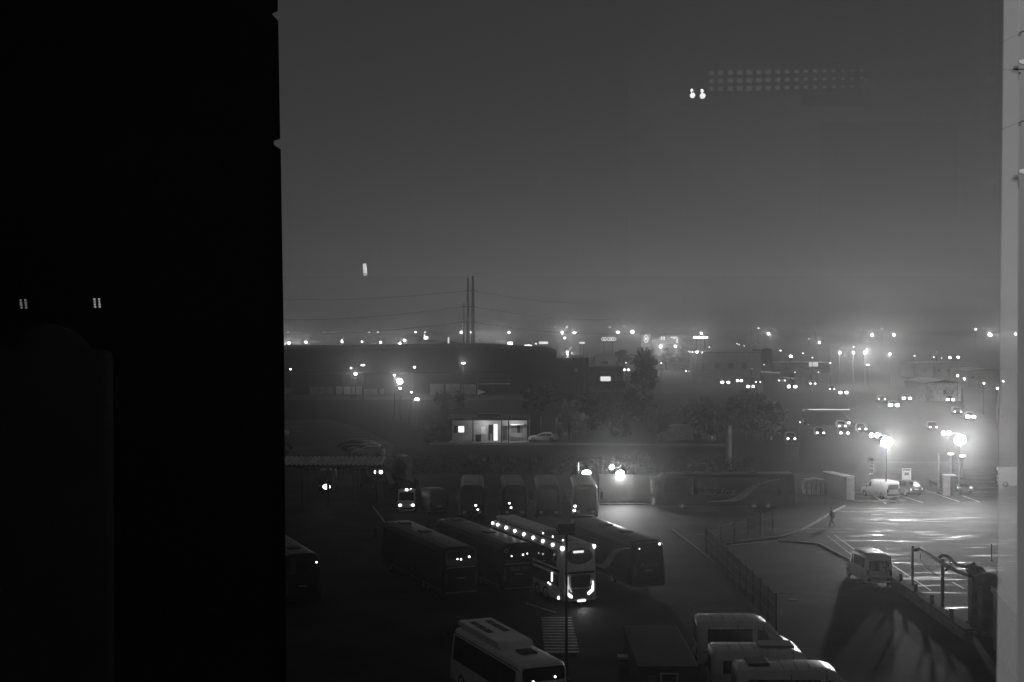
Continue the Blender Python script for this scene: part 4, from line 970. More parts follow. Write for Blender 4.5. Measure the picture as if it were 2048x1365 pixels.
# ------------------------------------------------------------------ person
def person():
    p = P(1664, 1054); t = thing('person', 'person in dark clothes striding over the wet asphalt towards the yard', 'person', p, R(200))
    bpy_m = bpy.data.meshes.new('body')
    J = {'pelvis': (0, 0, .92, .13), 'waist': (.02, 0, 1.08, .12), 'chest': (.05, 0, 1.3, .15), 'neck': (.08, 0, 1.46, .055), 'head': (.10, 0, 1.6, .095), 'top': (.10, 0, 1.70, .075),
         'hipL': (0, .1, .88, .10), 'kneeL': (.22, .1, .5, .065), 'ankL': (.36, .1, .09, .042), 'toeL': (.55, .11, .05, .035),
         'hipR': (0, -.1, .88, .10), 'kneeR': (-.06, -.1, .48, .065), 'ankR': (-.38, -.1, .14, .042), 'toeR': (-.24, -.11, .04, .035),
         'shL': (.05, .19, 1.38, .06), 'elL': (-.12, .25, 1.12, .045), 'wrL': (-.10, .24, .88, .03), 'haL': (-.07, .24, .80, .032),
         'shR': (.05, -.19, 1.38, .06), 'elR': (.10, -.26, 1.1, .045), 'wrR': (.28, -.24, .94, .03), 'haR': (.35, -.23, .90, .032)}
    E = [('pelvis', 'waist'), ('waist', 'chest'), ('chest', 'neck'), ('neck', 'head'), ('head', 'top'), ('pelvis', 'hipL'), ('hipL', 'kneeL'), ('kneeL', 'ankL'), ('ankL', 'toeL'),
         ('pelvis', 'hipR'), ('hipR', 'kneeR'), ('kneeR', 'ankR'), ('ankR', 'toeR'), ('chest', 'shL'), ('shL', 'elL'), ('elL', 'wrL'), ('wrL', 'haL'), ('chest', 'shR'), ('shR', 'elR'), ('elR', 'wrR'), ('wrR', 'haR')]
    for s, sy in (('L', 1), ('R', -1)):
        h = Vector(J['ha' + s][:3]); w = Vector(J['wr' + s][:3]); d = (h - w).normalized()
        for i in range(4):
            o = Vector((0, (i - 1.5) * .018, 0)); ln = (.07, .08, .075, .06)[i]
            J[f'f{s}{i}'] = (*(h + o + d * ln * .5), .009); J[f'g{s}{i}'] = (*(h + o + d * ln * .9 + Vector((.015, 0, -.02))), .008)
            E += [('ha' + s, f'f{s}{i}'), (f'f{s}{i}', f'g{s}{i}')]
        J['t' + s] = (*(w + d * .04 + Vector((.035, -.02 * sy, 0))), .010); E.append(('wr' + s, 't' + s))
    k = list(J); bpy_m.from_pydata([J[a][:3] for a in k], [(k.index(a), k.index(b)) for a, b in E], [])
    o = bpy.data.objects.new('body', bpy_m); COL.objects.link(o);
    o.modifiers.new('skin', 'SKIN'); 
    for i, a in enumerate(k):
        r = J[a][3]; bpy_m.skin_vertices[0].data[i].radius = (r, r); bpy_m.skin_vertices[0].data[i].use_root = (a == 'pelvis')
    sb = o.modifiers.new('sub', 'SUBSURF'); sb.levels = 1; sb.render_levels = 2
    bpy_m.materials.append(mat('dark_clothes', 0.03, 0.9)); o.parent = t
    hd = MB().ball((.10, 0, 1.62), .115, 14, 9, sq=(1.0, .82, 1.2)); hd.ball((.215, 0, 1.6), .02)
    for sy in (1, -1): hd.ball((.10, sy * .097, 1.61), .03, 8, 5, sq=(.6, .3, 1)).ball((.195, sy * .035, 1.64), .013)
    hd.box((.205, 0, 1.545), (.02, .045, .012)); hd.build('face', mat('skin', 0.28, 0.6), t, smooth=60)
    MB().ball((.085, 0, 1.665), .118, 12, 8, sq=(1.02, .86, .95)).build('hair', M_black, t, smooth=60)
    MB().tube([(-.02, 0, .86), (.02, 0, 1.1), (.05, 0, 1.3), (.06, 0, 1.42)], [.17, .165, .18, .1], 14).build('jacket', mat('dark_jacket', 0.025, .9), t, smooth=60)
person()

# ------------------------------------------------------------------ warehouse and its neighbours
def warehouse():
    a = P(1113, 789); y = a.y; x1 = a.x; x0 = -95.0
    t = thing('warehouse', 'long dark warehouse with a shallow roof and a low canopy along its front', 'warehouse', (0, y, 0))
    zt = lambda u, v: D(u, v, y).z
    xs = [(x0, zt(500, 699)), (D(600, 697, y).x, zt(600, 697)), (D(800, 694.5, y).x, zt(800, 694.5)), (D(945, 692.5, y).x, zt(945, 692.5)), (x1, zt(1113, 701.5))]
    MB().prism([(x0, 0, 0)] + [(x, 0, z - .35) for x, z in xs] + [(x1, 0, 0)], (0, 62, 0)).build('wall', M_clad, t)
    m = MB()
    for (xa, za), (xb, zb_) in zip(xs, xs[1:]):
        m.prism([(xa - .01, -.4, za - .35), (xb + .01, -.4, zb_ - .35), (xb + .01, -.4, zb_), (xa - .01, -.4, za)], (0, 62.8, 0))
    m.build('roof', mat('warehouse_roof', .07, .6, scale=.2), t)
    m = MB(); xa = -70.0
    while xa < x1 - .5: m.box((xa, -.06, 5.6), (.12, .1, 10.4)); xa += 4.6
    m.build('cladding_joint', M_dark, t)
    zc = zt(800, 746)
    xc1 = D(1020, 746, y).x
    MB().box(((x0 + xc1) / 2, -3.1, zc), (xc1 - x0, 6, .28)).build('front_canopy', M_dconc, t)
    for u in (584, 618, 652, 686, 757, 790, 824, 888, 953, 985, 1019): MB().box((D(u, 760, y - 5.8).x, -5.7, zc / 2), (.28, .28, zc - .3)).build('column', M_dconc, t)
    for u0, u1, v0, v1, mm in ((570, 583, 776, 789, M_conc), (620, 666, 774, 788, M_conc), (672, 724, 773, 792, M_white), (728, 768, 778, 790, M_wall), (860, 888, 768, 785, M_wall), (891, 920, 768, 785, M_wall), (923, 955, 769, 784, M_wall)):
        pa, pb = D(u0, v1, y), D(u1, v0, y); MB().box(((pa.x + pb.x) / 2, -.1, max(pb.z, .6) / 2), (pb.x - pa.x, .18, max(pb.z, .6))).build('loading_door', mm, t)
    pa = D(955, 768, y - 8); pb = D(1021, 769, y - 8); MB().box(((pa.x + pb.x) / 2, -7.5, pa.z), (pb.x - pa.x, 3, .2)).build('loading_roof', M_wall, t)
    MB().prism([(D(957, 780, y).x, -8, .2), (D(957, 775, y).x, -8, 1.7), (D(972, 778, y).x, -8, 1.0)], (0, 1, 0)).build('loading_ramp', M_white, t)
    b0, b1 = D(1113, 720, y), D(1179, 720, y)
    q = thing('storage_annex', 'lower dark block joined to the end of the long warehouse', 'building', (b0.x + .1, y + 6, 0))
    wq = b1.x - b0.x
    MB().box((wq / 2, 14, b0.z / 2), (wq, 28, b0.z)).build('wall', M_clad, q); MB().box((wq / 2, 14, b0.z + .15), (wq + .3, 28.3, .3)).build('roof', M_dark, q)
    MB().box((wq * .62, -.08, D(1150, 742, y).z), (1.0, .1, .9)).build('window', M_trim, q)
    MB().cyl((wq * .86, -.2, 0), (wq * .86, -.2, b0.z + 2), .12).build('drain_pipe', M_conc, q)
    c0, c1 = D(1180, 735, y + 4), D(1252, 735, y + 4)
    r = thing('gatehouse', 'pale low building with one bright shutter between the annex and the palm', 'building', (c0.x, y + 12, 0)); wr = c1.x - c0.x
    zr = D(1200, 735, y + 12).z
    MB().box((wr / 2, 8, zr / 2), (wr, 16, zr)).build('wall', M_conc, r); MB().box((wr / 2, 7.9, zr + .15), (wr + .8, 16.8, .3)).build('roof', M_trim, r)
    d0 = D(1201, 763, y + 12); d1 = D(1221, 753.5, y + 12); MB().box(((d0.x + d1.x) / 2 - c0.x, -.06, (d0.z + d1.z) / 2), (d1.x - d0.x, .12, d1.z - d0.z)).build('lit_shutter', E_sign, r)
    w0, w1 = P(1040, 775), P(1252, 778)
    k = thing('long_low_wall', 'long low dark wall running under the annex towards the palm', 'wall', (w0.x, w0.y - 30, 0))
    kk = (w0.y - 30); za = D(1180, 764, kk).z
    MB().box(((D(1252, 764, kk).x - w0.x) / 2, 0, za / 2), (D(1252, 764, kk).x - w0.x, .4, za)).build('wall_body', M_dconc, k); MB().box(((D(1252, 764, kk).x - w0.x) / 2, 0, za + .08), (D(1252, 764, kk).x - w0.x + .2, .6, .16)).build('coping', M_dark, k)
    return y
YWH = warehouse()

# small lit office
def office():
    a, b = P(904, 883), P(1054, 883); y = a.y; w = b.x - a.x; sx = lambda u, yy=y: D(u, 850, yy).x - a.x; sz = lambda v, yy=y: D(900, v, yy).z
    t = thing('lit_office', 'small flat roofed office with a bright doorway, a lit window and porch columns', 'office', (a.x, y, 0))
    h = sz(838)
    MB().box((w / 2, 3.1, h / 2), (w, 6, h)).build('wall', mat('office_render', .5, .85, var=.12, scale=.8), t)
    MB().box((w / 2, 1.3, h + .16), (w + 1.2, 10.2, .32)).build('roof', M_dconc, t)
    MB().box((w / 2, 0, h + .6), (w * .3, 2, .5)).build('roof_tank', M_dark, t, bevel=.08)
    for u in (946, 1003, 1017): MB().box((sx(u, y - 3), -3.2, h / 2), (.18, .18, h)).build('porch_column', M_dark, t)
    f = MB(); wu0, wu1, wz0, wz1 = sx(916), sx(929), sz(866), sz(852)
    cx, cz, ww, wh = (wu0 + wu1) / 2, (wz0 + wz1) / 2, wu1 - wu0, wz1 - wz0
    f.box((cx, .08, cz + wh / 2), (ww + .2, .1, .1)).box((cx, .08, cz - wh / 2), (ww + .2, .14, .1)).box((cx - ww / 2, .08, cz), (.1, .1, wh)).box((cx + ww / 2, .08, cz), (.1, .1, wh))
    wf = f.build('window', M_dark, t); MB().box((cx, .07, cz), (ww, .04, wh)).build('pane', E_window, wf)
    MB().box((cx - ww * .9, .05, cz), (.5, .08, wh)).build('shutter', M_dark, t)
    for u0, u1, v0, mm, nm in ((987.5, 995, 849, E_window, 'lit_doorway'), (977, 986, 850, M_dark, 'open_door'), (1005, 1014, 852, M_dconc, 'door'), (962, 971, 854, M_white, 'notice_panel')):
        x0, x1, z1 = sx(u0), sx(u1), sz(v0); z0 = sz(869) if nm == 'notice_panel' else .1
        MB().box(((x0 + x1) / 2, .06, (z0 + z1) / 2), (x1 - x0, .1, z1 - z0)).build(nm, mm, t)
    x0, x1 = sx(1020), sx(1047); MB().box(((x0 + x1) / 2, -.5, sz(849)), (x1 - x0, 1.2, .1)).build('awning', M_white, t)
    g = MB().box(((x0 + x1) / 2, .07, (sz(851) + sz(866)) / 2), (x1 - x0 - .3, .05, sz(851) - sz(866))).build('glass_front', M_trim, t)
    MB().box(((x0 + x1) / 2 + .3, .03, (sz(851) + sz(866)) / 2), (.5, .06, sz(851) - sz(866))).build('dark_panel', M_dark, g)
    MB().box(((x0 + x1) / 2, -.3, .35), (x1 - x0, .5, .7)).build('counter', M_conc, t)
    MB().box((w / 2, -2, .06), (w + .6, 4.2, .12)).build('porch_floor', M_conc, t)
    for uu in (970, 1028):
        MB().box((sx(uu), -1.6, h - .12), (.9, .25, .1)).build('porch_lamp', E_sign, t); light('POINT', 'porch_light', (sx(uu), -1.8, h - .5), P_PORCH, t, .2)
    for lab, u, s, m in (('dark bench box by the office notice panel', 957, (.9, .6, 1.0), M_black), ('pale bollard in front of the open office door', 982.5, (.28, .28, 1.1), M_white)):
        o = thing('storage_box' if m is M_black else 'bollard', lab, 'box' if m is M_black else 'bollard', (a.x + sx(u), y - 1.4, .12))
        MB().box((0, 0, s[2] / 2), s).build('shell', m, o, bevel=.05); MB().box((0, 0, s[2] + .03), (s[0] + .06, s[1] + .06, .06)).build('lid', m, o)
    for i, u in enumerate((1059, 1082, 1112)):
        p = P(u, 883); k = thing('thin_pole', ('thin pole touching the office end wall', 'thin pole above the white car by the office', 'thin pole at the edge of the round bush')[i], 'pole', p, 0, 'thin poles beside the office')
        MB().cyl((0, 0, 0), (0, 0, (4.4, 3.9, 3.6)[i]), .07).build('shaft', M_conc, k); MB().cyl((0, 0, 0), (0, 0, .1), .18).build('base_plate', M_dsteel, k)
    s = P(1068, 878); v = thing('satellite_dish', 'dark digger arm shaped heap against the white car by the office', 'machine', s) if False else None
office()

# pylons and wires
YP = 480.0
def mast(label, u, vtop, wpx, name='steel_mast'):
    p = D(u, 700, YP); z = D(u, vtop, YP).z; r = wpx / 2 * YP / F
    t = thing(name, label, 'mast', (p.x, YP, 0))
    MB().cyl((0, 0, 0), (0, 0, z), r * 1.15, r * .45, 14).build('shaft', M_dsteel, t, smooth=40)
    MB().cyl((0, 0, 0), (0, 0, .4), r * 1.8, n=14).build('footing', M_conc, t)
    m = MB()
    for v in (582, 614, 645):
        if v > vtop: zz = D(u, v, YP).z; m.box((0, 0, zz), (2.4 if wpx > 6 else 1.4, .25, .25))
    m.build('cross_arm', M_dsteel, t)
    return Vector((p.x, YP, 0))
mast('thickest of the three steel masts rising behind the warehouse roof', 946, 552, 10)
mast('middle steel mast behind the warehouse roof', 936, 556, 8)
mast('short thin mast beside the two tall ones behind the warehouse roof', 928, 606, 4)
for i, (ua, va, ub, vb, sd, nm) in enumerate(((946, 614, 1240, 640, 1, 'middle'), (946, 645, 1260, 668, 1, 'lowest'), (946, 582, 1200, 606, 1, 'top'), (928, 614, 540, 640, -1, 'middle'), (928, 645, 540, 668, -1, 'lowest'), (936, 582, 540, 598, -1, 'top'))):
    a, b = D(ua, va, YP), D(ub, vb, YP + 150); pts = []
    for k in range(13):
        f = k / 12; q = a.lerp(b, f); q.z -= 1.6 * math.sin(PI * f); pts.append(q)
    o = MB().tube(pts, .065, 4).build('power_line', M_plastic); tag(o, f'{nm} sagging power line running from the masts {"towards the palm" if sd > 0 else "towards the black jamb"}', 'cable', 'power lines')

# ------------------------------------------------------------------ trees
tree('shaggy palm with spiky fronds against the lit skyline', P(1290, 785), D(1290, 700, P(1290, 785).y).z - 1.2, 4.5, 'palm_tree', blobs=18, n=330, size=.34, low=.1, spiky=True)
tree('pale round bush beside the lit office', P(1140, 884), 6.6, 2.7, blobs=12, n=150, size=.22, low=.15, leaf=M_leafp)
tree('small dim tree above the pale box truck', P(1312, 886), 5.6, 2.2, blobs=9, n=110, size=.22, low=.2, leaf=M_leafp)
TG = 'dark trees in the belt between the yard and the motorway'
tl = [(870, 884, 26, 34), (905, 820, 36, 30), (1075, 822, 40, 46), (1190, 860, 36, 60), (1235, 872, 36, 66), (1275, 842, 36, 54), (1390, 868, 40, 72), (1428, 880, 34, 60), (1490, 872, 44, 74), (1540, 880, 44, 76), (1510, 828, 44, 40)]
od = 'first second third fourth fifth sixth seventh eighth ninth tenth eleventh twelfth thirteenth fourteenth fifteenth sixteenth seventeenth eighteenth nineteenth twentieth'.split()
tens = {2: 'twenty', 3: 'thirty', 4: 'forty', 5: 'fifty'}
def ordinal(i):
    if i < 20: return od[i]
    d, r = divmod(i + 1, 10)
    return tens[d][:-1] + 'ieth' if r == 0 else tens[d] + '-' + od[r - 1]
for i, (u, v, w, h) in enumerate(sorted(tl)):
    p = P(u, v); k = p.y / F
    tree(f'dark dense tree in the belt behind the yard, {ordinal(i)} from the left', p, h * k, w * k, group=TG, blobs=16, n=170, size=.21 * max(1, p.y / 250), low=.1)
hg = thing('hedge', 'long dark hedge bank behind the row of minibuses', 'hedge', P(1000, 958) + Vector((0, 4, 0)))
m = MB(); wds = 0
for i in range(60):
    x = -26 + i * .95; clump(m, (x, random.uniform(-.6, .6), random.uniform(.9, 1.6)), 1.5, 170, .11, .9)
m.build('leaves', M_leaf, hg)
m = MB()
for i in range(20): m.tube([(-25 + i * 2.8, 0, 0), (-25 + i * 2.8 + .2, .1, 1.2)], [.08, .03], 5)
m.build('stem', M_bark, hg)

# low far buildings
FG = 'low buildings on the hazy skyline'
for lab, u0, u1, vt, y, m, win in (('dark block on the skyline under the stacked lamps', 820, 838, 675, 620, M_clad, 0), ('pale low shed on the skyline beyond the warehouse', 840, 876, 684, 600, M_conc, 0), ('dark shed just left of the steel masts', 878, 918, 686, 610, M_clad, 0),
       ('flat dark overpass building beside the motorway', 1392, 1520, 707, 470, M_dconc, 1), ('dark block right of the flat overpass building', 1522, 1545, 700, 520, M_clad, 0), ('dim low hall behind the motorway cars', 1560, 1660, 728, 520, M_clad, 1), ('pale shed by the motorway with a flat roof', 1852, 1922, 766, 330, M_conc, 0),
       ('dark low hall beneath the pair of skyline lamps', 1830, 1960, 728, 480, M_clad, 0), ('hazy hall beyond the palm', 1190, 1330, 712, 560, M_dconc, 0), ('long hazy shed at the far end of the motorway', 1320, 1400, 716, 640, M_clad, 0), ('dark gabled hall on the far slope beside the frosted glass', 1935, 2010, 742, 420, M_clad, 0)):
    a, b = D(u0, vt, y), D(u1, vt, y); w = b.x - a.x; h = a.z
    t = thing('low_building', lab, 'building', (a.x, y, 0), 0, FG)
    MB().box((w / 2, 9, h / 2), (w, 18, h)).build('wall', m, t)
    MB().prism([(-.4, -.5, h), (w + .4, -.5, h), (w * .5, -.5, h + .7)] if win == 0 else [(-.4, -.5, h), (w + .4, -.5, h), (w + .4, -.5, h + .5), (-.4, -.5, h + .5)], (0, 19, 0)).build('roof', M_dark, t)
    for k in range(4): MB().box((w * (k + .7) / 5, -.06, h * .5), (w * .09, .1, h * .22)).build('window', M_glass, t)
# lit things on the skyline
def block(label, cat, u, v, w, h, y, m, name, legs=True):
    p = D(u, v, y); k = y / F; t = thing(name, label, cat, (p.x, y, 0))
    MB().box((0, 0, p.z), (w * k, .3, h * k)).build('lit_face', m, t)
    MB().box((0, .3, p.z), (w * k + .3, .25, h * k + .3)).build('housing', M_dark, t)
    if legs:
        for s in (-.3, .3): MB().cyl((w * k * s, .3, 0), (w * k * s, .3, p.z - h * k / 2), .15).build('leg', M_dsteel, t)
    return t, p, k
block('small glowing white block sign on the skyline right of the masts', 'sign', 1020.5, 691, 9, 13, 560, E_mid, 'lit_sign')
block('low glowing strip of lit forecourt behind the warehouse roof end', 'sign', 1058, 696, 64, 3.2, 570, E_sign, 'lit_strip')
block('short bright box sign on the lit forecourt strip', 'sign', 1056, 692.5, 14, 4, 565, E_mid, 'lit_sign')
block('pale glowing funnel shaped sign over the warehouse roof end', 'sign', 1087, 686, 18, 5, 600, E_sign, 'lit_sign')
block('small lit flag sign on the skyline past the warehouse', 'sign', 1164, 686, 11, 4, 600, E_sign, 'lit_sign')
block('stacked square light on the skyline under two lamps', 'sign', 852, 676, 8, 5, 620, E_mid, 'lit_sign')
block('upright slim sign glowing left of the masts', 'sign', 897, 682, 3, 14, 600, E_sign, 'lit_sign')
block('dim lit window box on the low hall near the motorway', 'sign', 1627, 729, 18, 9, 505, E_faint, 'lit_sign', False)
t, p, k = block('long shop sign with glowing rounded letters on the skyline left of the palm', 'sign', 1216.5, 678.5, 31, 7, 640, M_dark, 'shop_sign')
for i, (dx, wd) in enumerate(((-11, 4.6), (-6.5, 4.4), (0.5, 6), (5, 3.5), (8, 4), (12.5, 5.5))):
    m = MB(); n = 12; rx, rz = wd * .5 * k, 3.0 * k
    pts = [(dx * k + rx * math.cos(2 * PI * j / n), -.25, p.z + rz * math.sin(2 * PI * j / n)) for j in range(n + 1)]
    m.tube(pts, .9 * k, 5); m.build('glowing_letter', E_sign, t)
t, p, k = block('oval lit billboard on the skyline right above the palm', 'billboard', 1292, 681, 20, 26, 620, emit('billboard_glow', .22), 'billboard')
n = 18; MB().tube([(4 * k * math.cos(2 * PI * j / n), -.4, p.z + 3 * k + 7 * k * math.sin(2 * PI * j / n)) for j in range(n + 1)], 1.3 * k, 6).build('oval_ring', E_sign, t); MB().ball((0, -.3, p.z + 3 * k), 2 * k, sq=(1, .3, 1.4)).build('oval_centre', E_dim, t)
t, p, k = block('wide lit hoarding half hidden by foliage right of the oval billboard', 'billboard', 1340, 681, 40, 16, 640, emit('hoarding_glow', .16), 'billboard')
for dx, dz, w, h in ((-17, 4, 3, 7), (-12, 4, 3, 7), (8, 5, 5, 5), (12, 6, 6, 3), (14, -1, 4, 9), (3, 6, 4, 3)): MB().box((dx * k, -.2, p.z + dz * k), (w * k, .1, h * k)).build('lit_panel', E_sign, t)
t = thing('fuel_canopy', 'brightly lit forecourt canopy on the skyline above the overpass building', 'canopy', D(1401, 675, 620) * 1.0); t.location.z = 0
zz = D(1401, 675, 620).z; k = 620 / F
MB().box((0, 0, zz), (24 * k, 5, 2.5 * k)).build('canopy_roof', E_lamp, t); MB().box((0, 0, zz - 2.4 * k), (30 * k, 6, 1.2 * k)).build('lower_roof', E_sign, t)
for s in (-8, 8): MB().cyl((s * k, 0, 0), (s * k, 0, zz), .3).build('column', M_conc, t)
foli = [(1335, 712, 20, 30, 560), (1362, 712, 16, 28, 570), (1245, 716, 20, 34, 520)]
for i, (u, v, w, h, y) in enumerate(foli):
    p = D(u, v, y); p.z = 0; k = y / F; tree(('thin foliage in front of the wide lit hoarding', 'bare topped tree right of the wide lit hoarding', 'tall feathery tree left of the palm')[i], p, D(u, v - h * .7, y).z, w * k * .8, blobs=8, n=60, size=.7, low=.35)

# ------------------------------------------------------------------ lamps of the city
LAMPS = [(576, 665, 3), (578, 687, 7), (603, 673, 2), (612, 685, 6), (649, 665, 3), (665, 665, 2.5), (684, 684, 5.5), (738, 665, 4), (756, 665, 4), (750, 673, 2), (724, 684, 5), (761, 685, 6), (789.5, 671, 2), (789.5, 676, 2), (797.5, 670, 2), (808.6, 681.6, 6.5), (800, 688, 6), (831, 665, 5), (849.7, 665, 3.5), (849, 671, 4), (714, 671.6, 1.8), (768, 678, 1.8),
 (910, 653, 2), (922.4, 665, 6), (942.6, 665, 5.5), (1005.5, 654.6, 2), (1018, 665.4, 6), (969, 681.6, 2.5), (988.5, 684, 2), (981.4, 692.5, 7), (964, 692.5, 3), (919, 692, 4), (1110, 654.6, 3), (1134, 654.6, 3), (1124.4, 665.4, 7), (1148.5, 665.8, 7), (1129.4, 676.6, 5.5), (1117.8, 683, 2.5), (1134.4, 705, 5.5), (1072, 688, 3), (1006, 693, 6),
 (1220, 654.6, 3), (1248.5, 653, 3.5), (1235.7, 665, 7), (1264.8, 664, 8), (1304.7, 683, 2.5), (1321, 694, 7), (1351, 693, 6.5), (1402.8, 667, 7), (1385.7, 658, 3), (1419, 694.5, 3), (1393.7, 705, 5.5), (1385, 705, 3), (1405, 705, 3), (1252, 726, 3), (1322.6, 727, 4),
 (1503, 659.5, 2), (1517, 657, 4), (1537, 667.8, 8), (1474, 688, 3), (1478.6, 689.7, 3), (1488.4, 692, 3), (1510.7, 687, 2.5), (1561, 701.5, 4), (1581.7, 713, 9), (1631, 659, 4), (1617.5, 678, 3), (1638.7, 685, 6), (1658.7, 694.5, 2), (1684.5, 694.5, 2.5), (1707, 694, 4), (1680, 705, 6), (1707, 706, 6), (1729.7, 706, 8), (1720.7, 660, 4), (1764, 658, 3.5), (1744, 670.5, 8), (1606, 707, 3.5), (1625, 715.7, 3.5), (1660.7, 726.5, 4), (1528, 730, 3), (1590, 745, 3), (1504, 738, 2.5), (1637, 745, 3), (1600, 845, 4),
 (1788, 670, 8), (1780, 708.5, 6), (1829, 712, 4), (1867.6, 715, 4), (1874, 704, 2.5), (1883, 716, 3), (1900, 715.7, 7), (1916.4, 715, 7), (1951.6, 659, 5), (1980, 669.6, 11), (2031, 668.6, 7), (1915.4, 752, 6), (1928.7, 758.4, 6), (1968, 767, 5), (2006.5, 763, 5), (1994.5, 777, 6)]
ZON = ((0, 900, 'on the skyline beyond the warehouse roof'), (900, 1180, 'on the skyline around the steel masts'), (1180, 1460, 'on the skyline above the palm'), (1460, 1700, 'on the skyline over the motorway'), (1700, 2100, 'on the skyline over the floodlit lot'))
protos = {}
def street_lamp(label, u, v, s, y, group=None, glow=None, dish=False, aimed=False):
    p = D(u, v, y); k = y / F; r = s * .5 * k * BULB
    t = thing('street_lamp', label, 'street lamp', (p.x, y, 0), 0, group)
    MB().cyl((0, .25, 0), (0, .25, p.z + .2), .12, .07, 6).build('pole', M_dsteel, t)
    MB().box((0, .1, p.z + r + .06), (.8, .5, .14)).build('lamp_head', M_dsteel, t)
    e = E_lamp if s >= 4.5 else E_mid if s >= 3 else E_dim if s > 2 else E_faint
    if dish: MB().ball((0, 0, p.z), r, 14, 6, sq=(1, .6, .28)).build('bulb', E_mid, t, smooth=60)
    else:
        o = MB().ball((0, 0, 0), r, 10, 7, sq=(1.1, .7, random.uniform(.7, .95))).build('bulb', e, t, smooth=60); o.location = (0, 0, p.z); o.rotation_euler = (0, random.uniform(.1, .7), 0)
    if glow and aimed: light('SPOT', 'lamp_light', (0, -r - .4, p.z), glow, t, .3, 44, (-p.x, -y, H + 30))
    elif glow: light('POINT', 'lamp_light', (0, -r - 1.2, p.z - .1), glow, t, .3)
    return t
for z0, z1, zn in ZON:
    q = sorted(x for x in LAMPS if z0 <= x[0] < z1)
    for i, (u, v, s) in enumerate(q):
        y = min(1150, max(380, 8.5 * F / max(1.0, v - 651)))
        if v > 735: y = {745: 420, 752: 300, 758.4: 300, 767: 280, 763: 270, 777: 240, 845: 190}.get(v, 300)
        if v < 656: y = 1250
        if u < 1115 and v > 690 and u > 560: y = 520
        sz = 'large glaring' if s >= 9 else 'bright' if s >= 5.5 else 'small' if s >= 3 else 'tiny dim'
        street_lamp(f'{sz} lamp {zn}, {ordinal(i)} from the left there', u, v, s, y, 'lamps along the hazy skyline', glow=P_CITY * (1.8 if s >= 7 else .8) * s * s / 49 if s >= 5.5 and v < 710 else None)
for lab, u, v, s, y, gl_w, ds in (('small lamp in front of the warehouse wall nearest the black jamb', 581, 739, 4.5, 340, 0, 0), ('small lamp just above the second glowing warehouse lamp', 702, 736.5, 4.5, 340, 0, 0), ('glowing lamp at the white loading door of the warehouse', 711, 748, 9, 340, P_MID * .4, 0), ('flat lamp with a wide glowing head above the white loading door', 725.5, 731, 14, 335, 600, 1),
       ('small lamp up and left of the fierce warehouse floodlight', 788.6, 750.7, 6, 262, 0, 0), ('fierce round floodlight in front of the warehouse', 799.5, 763, 18, 262, P_MID, 0), ('lamp just under the fierce warehouse floodlight', 800, 777, 7, 262, 0, 0), ('small lamp between the fierce floodlight and the lower glowing one', 823, 785, 4.5, 250, 0, 0), ('glowing lamp lowest in the slanting chain before the warehouse', 834, 798.6, 11, 250, P_MID * .35, 0), ('small lamp high on the warehouse front past the fierce floodlight', 829, 735, 6, 340, 0, 0),
       ('flat lamp with a wide glowing head on the pale thin pole', 926.5, 727, 15, 335, 900, 1), ('pale ringed dish lamp hanging in the haze above the motorway', 1735.5, 730, 12, 360, 0, 1), ('dim lamp above the pale box truck in the trees', 1424, 875, 2.5, 215, 0, 0)):
    street_lamp(lab, u, v, s, y, 'lamps before the warehouse' if u < 1000 else None, gl_w or None, bool(ds), not ds)

# ------------------------------------------------------------------ cars on the motorway
CARS = [(1249, 740, 1257, 740.5, 6), (1372, 743, 1379, 743, 4), (1404, 739.5, 1413, 741, 4), (1432.7, 741.4, 1446, 741, 4), (1427, 753.6, 1438, 753, 4), (1444, 751, 1456, 751.5, 4), (1444, 765.5, 1457, 765, 9), (1475, 762, 1483, 762, 7), (1496.5, 774, 1506, 773.5, 9), (1520.6, 766, 1512, 763, 4), (1558, 762, 1570, 761, 4), (1578, 774, 1591, 773.5, 10), (1621, 767.7, 1630.7, 767.7, 5), (1668.6, 782.7, 1660, 775, 3.5), (1680.8, 785, 1693, 786.3, 9), (1758, 799, 1770, 799.4, 3), (1781, 811, 1795, 811, 11), (1808, 797.5, 1820, 797, 8), (1888, 793, 1899, 793, 3.5), (1896, 800, 1906, 800, 8), (1910, 823, 1922, 825, 3.5), (1936, 835, 1947.5, 833.5, 11), (1687, 846, 1697, 846, 6), (1680, 852.5, 1690, 853, 4), (1682, 864.5, 1696, 869, 6), (1635, 866, 1647, 867, 4), (1579, 878, 1587, 878, 4), (1720.5, 858.6, 1731, 858.6, 3), (1862, 855, 1872, 855, 3)]  # last two pairs are dim window ghosts of the floods, built as cars
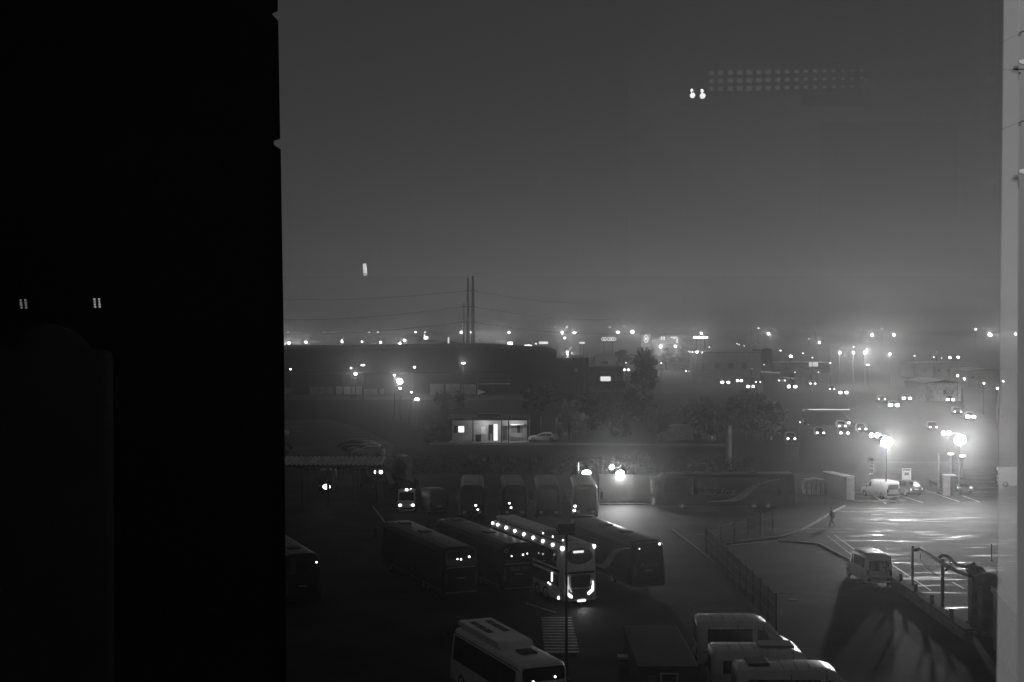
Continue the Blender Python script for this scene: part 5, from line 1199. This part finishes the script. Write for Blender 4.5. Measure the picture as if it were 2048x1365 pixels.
for i, (u0, v0, u1, v1, s) in enumerate(sorted(CARS)):
    um, vm = (u0 + u1) / 2, (v0 + v1) / 2; p = P(um, vm, .68); wd = abs(u1 - u0) * p.y / F
    yaw = R(-96) if um < 1760 else R(-100)
    wide = max(1.6, min(2.6, wd + .55))
    bright = 'glaring' if s >= 9 else 'bright' if s >= 5.5 else 'faint'
    g = P(um, vm, .68)
    t = car(f'dark car with {bright} headlights in the far traffic, {ordinal(i)} from the left', (g.x - 2.15 * math.cos(yaw), g.y - 2.15 * math.sin(yaw), .012), yaw, 'car' if i % 3 else 'suv', 4.3, wide, 1.5, (M_dark, M_grey, M_black)[i % 3], name='distant_car', group='cars driving in the far traffic', head=E_lamp if s >= 5.5 else E_mid, simple=True)
    k = s * .5 * p.y / F * BULB
    for ch in t.children:
        if ch.name.startswith('headlight'):
            f = max(.18, k) / .15; me = ch.data; c = sum((v.co for v in me.vertices), Vector()) / len(me.vertices)
            for v in me.vertices: v.co = c + (v.co - c) * f + Vector((.0005, 0, 0))
b = P(1656, 852); t = car('long bus with a bright roof edge on the slip road by the twin floodlight ghosts', (b.x, b.y, .012), R(-4), 'van', 9.0, 2.4, 3.0, M_dark, name='distant_bus', cat='bus'); MB().box((0, -1.1, 3.05), (7.5, .15, .12)).build('roof_light_strip', E_sign, t)
for i, (u0, v0, u1, v1) in enumerate(((1523, 748, 1560, 750.5), (1567, 760, 1588, 762))):
    a, c = P(u0, v0), P(u1, v1); t = thing('guard_rail', ('bright guard rail beside the motorway under the dark block', 'short bright guard rail amid the motorway cars')[i], 'barrier', a); d = c - a
    MB().box(d / 2 + Vector((0, 0, .8)), (d.length, .15, .45), rz=math.atan2(d.y, d.x)).build('rail', M_white, t)
    for f in (.1, .5, .9): MB().cyl(d * f, d * f + Vector((0, 0, .7)), .08).build('post', M_steel, t)

# ------------------------------------------------------------------ render settings
S.view_settings.view_transform = 'Standard'; S.view_settings.look = 'None'; S.view_settings.exposure = 0; S.view_settings.gamma = 1
cy = S.cycles
cy.use_denoising = True; cy.denoiser = 'OPENIMAGEDENOISE'; cy.denoising_input_passes = 'RGB_ALBEDO_NORMAL'
cy.max_bounces = 5; cy.diffuse_bounces = 2; cy.glossy_bounces = 3; cy.transmission_bounces = 2; cy.transparent_max_bounces = 8; cy.volume_bounces = 0
cy.sample_clamp_indirect = 3.0; cy.caustics_reflective = False; cy.caustics_refractive = False
cy.use_adaptive_sampling = True; cy.adaptive_threshold = 0.01
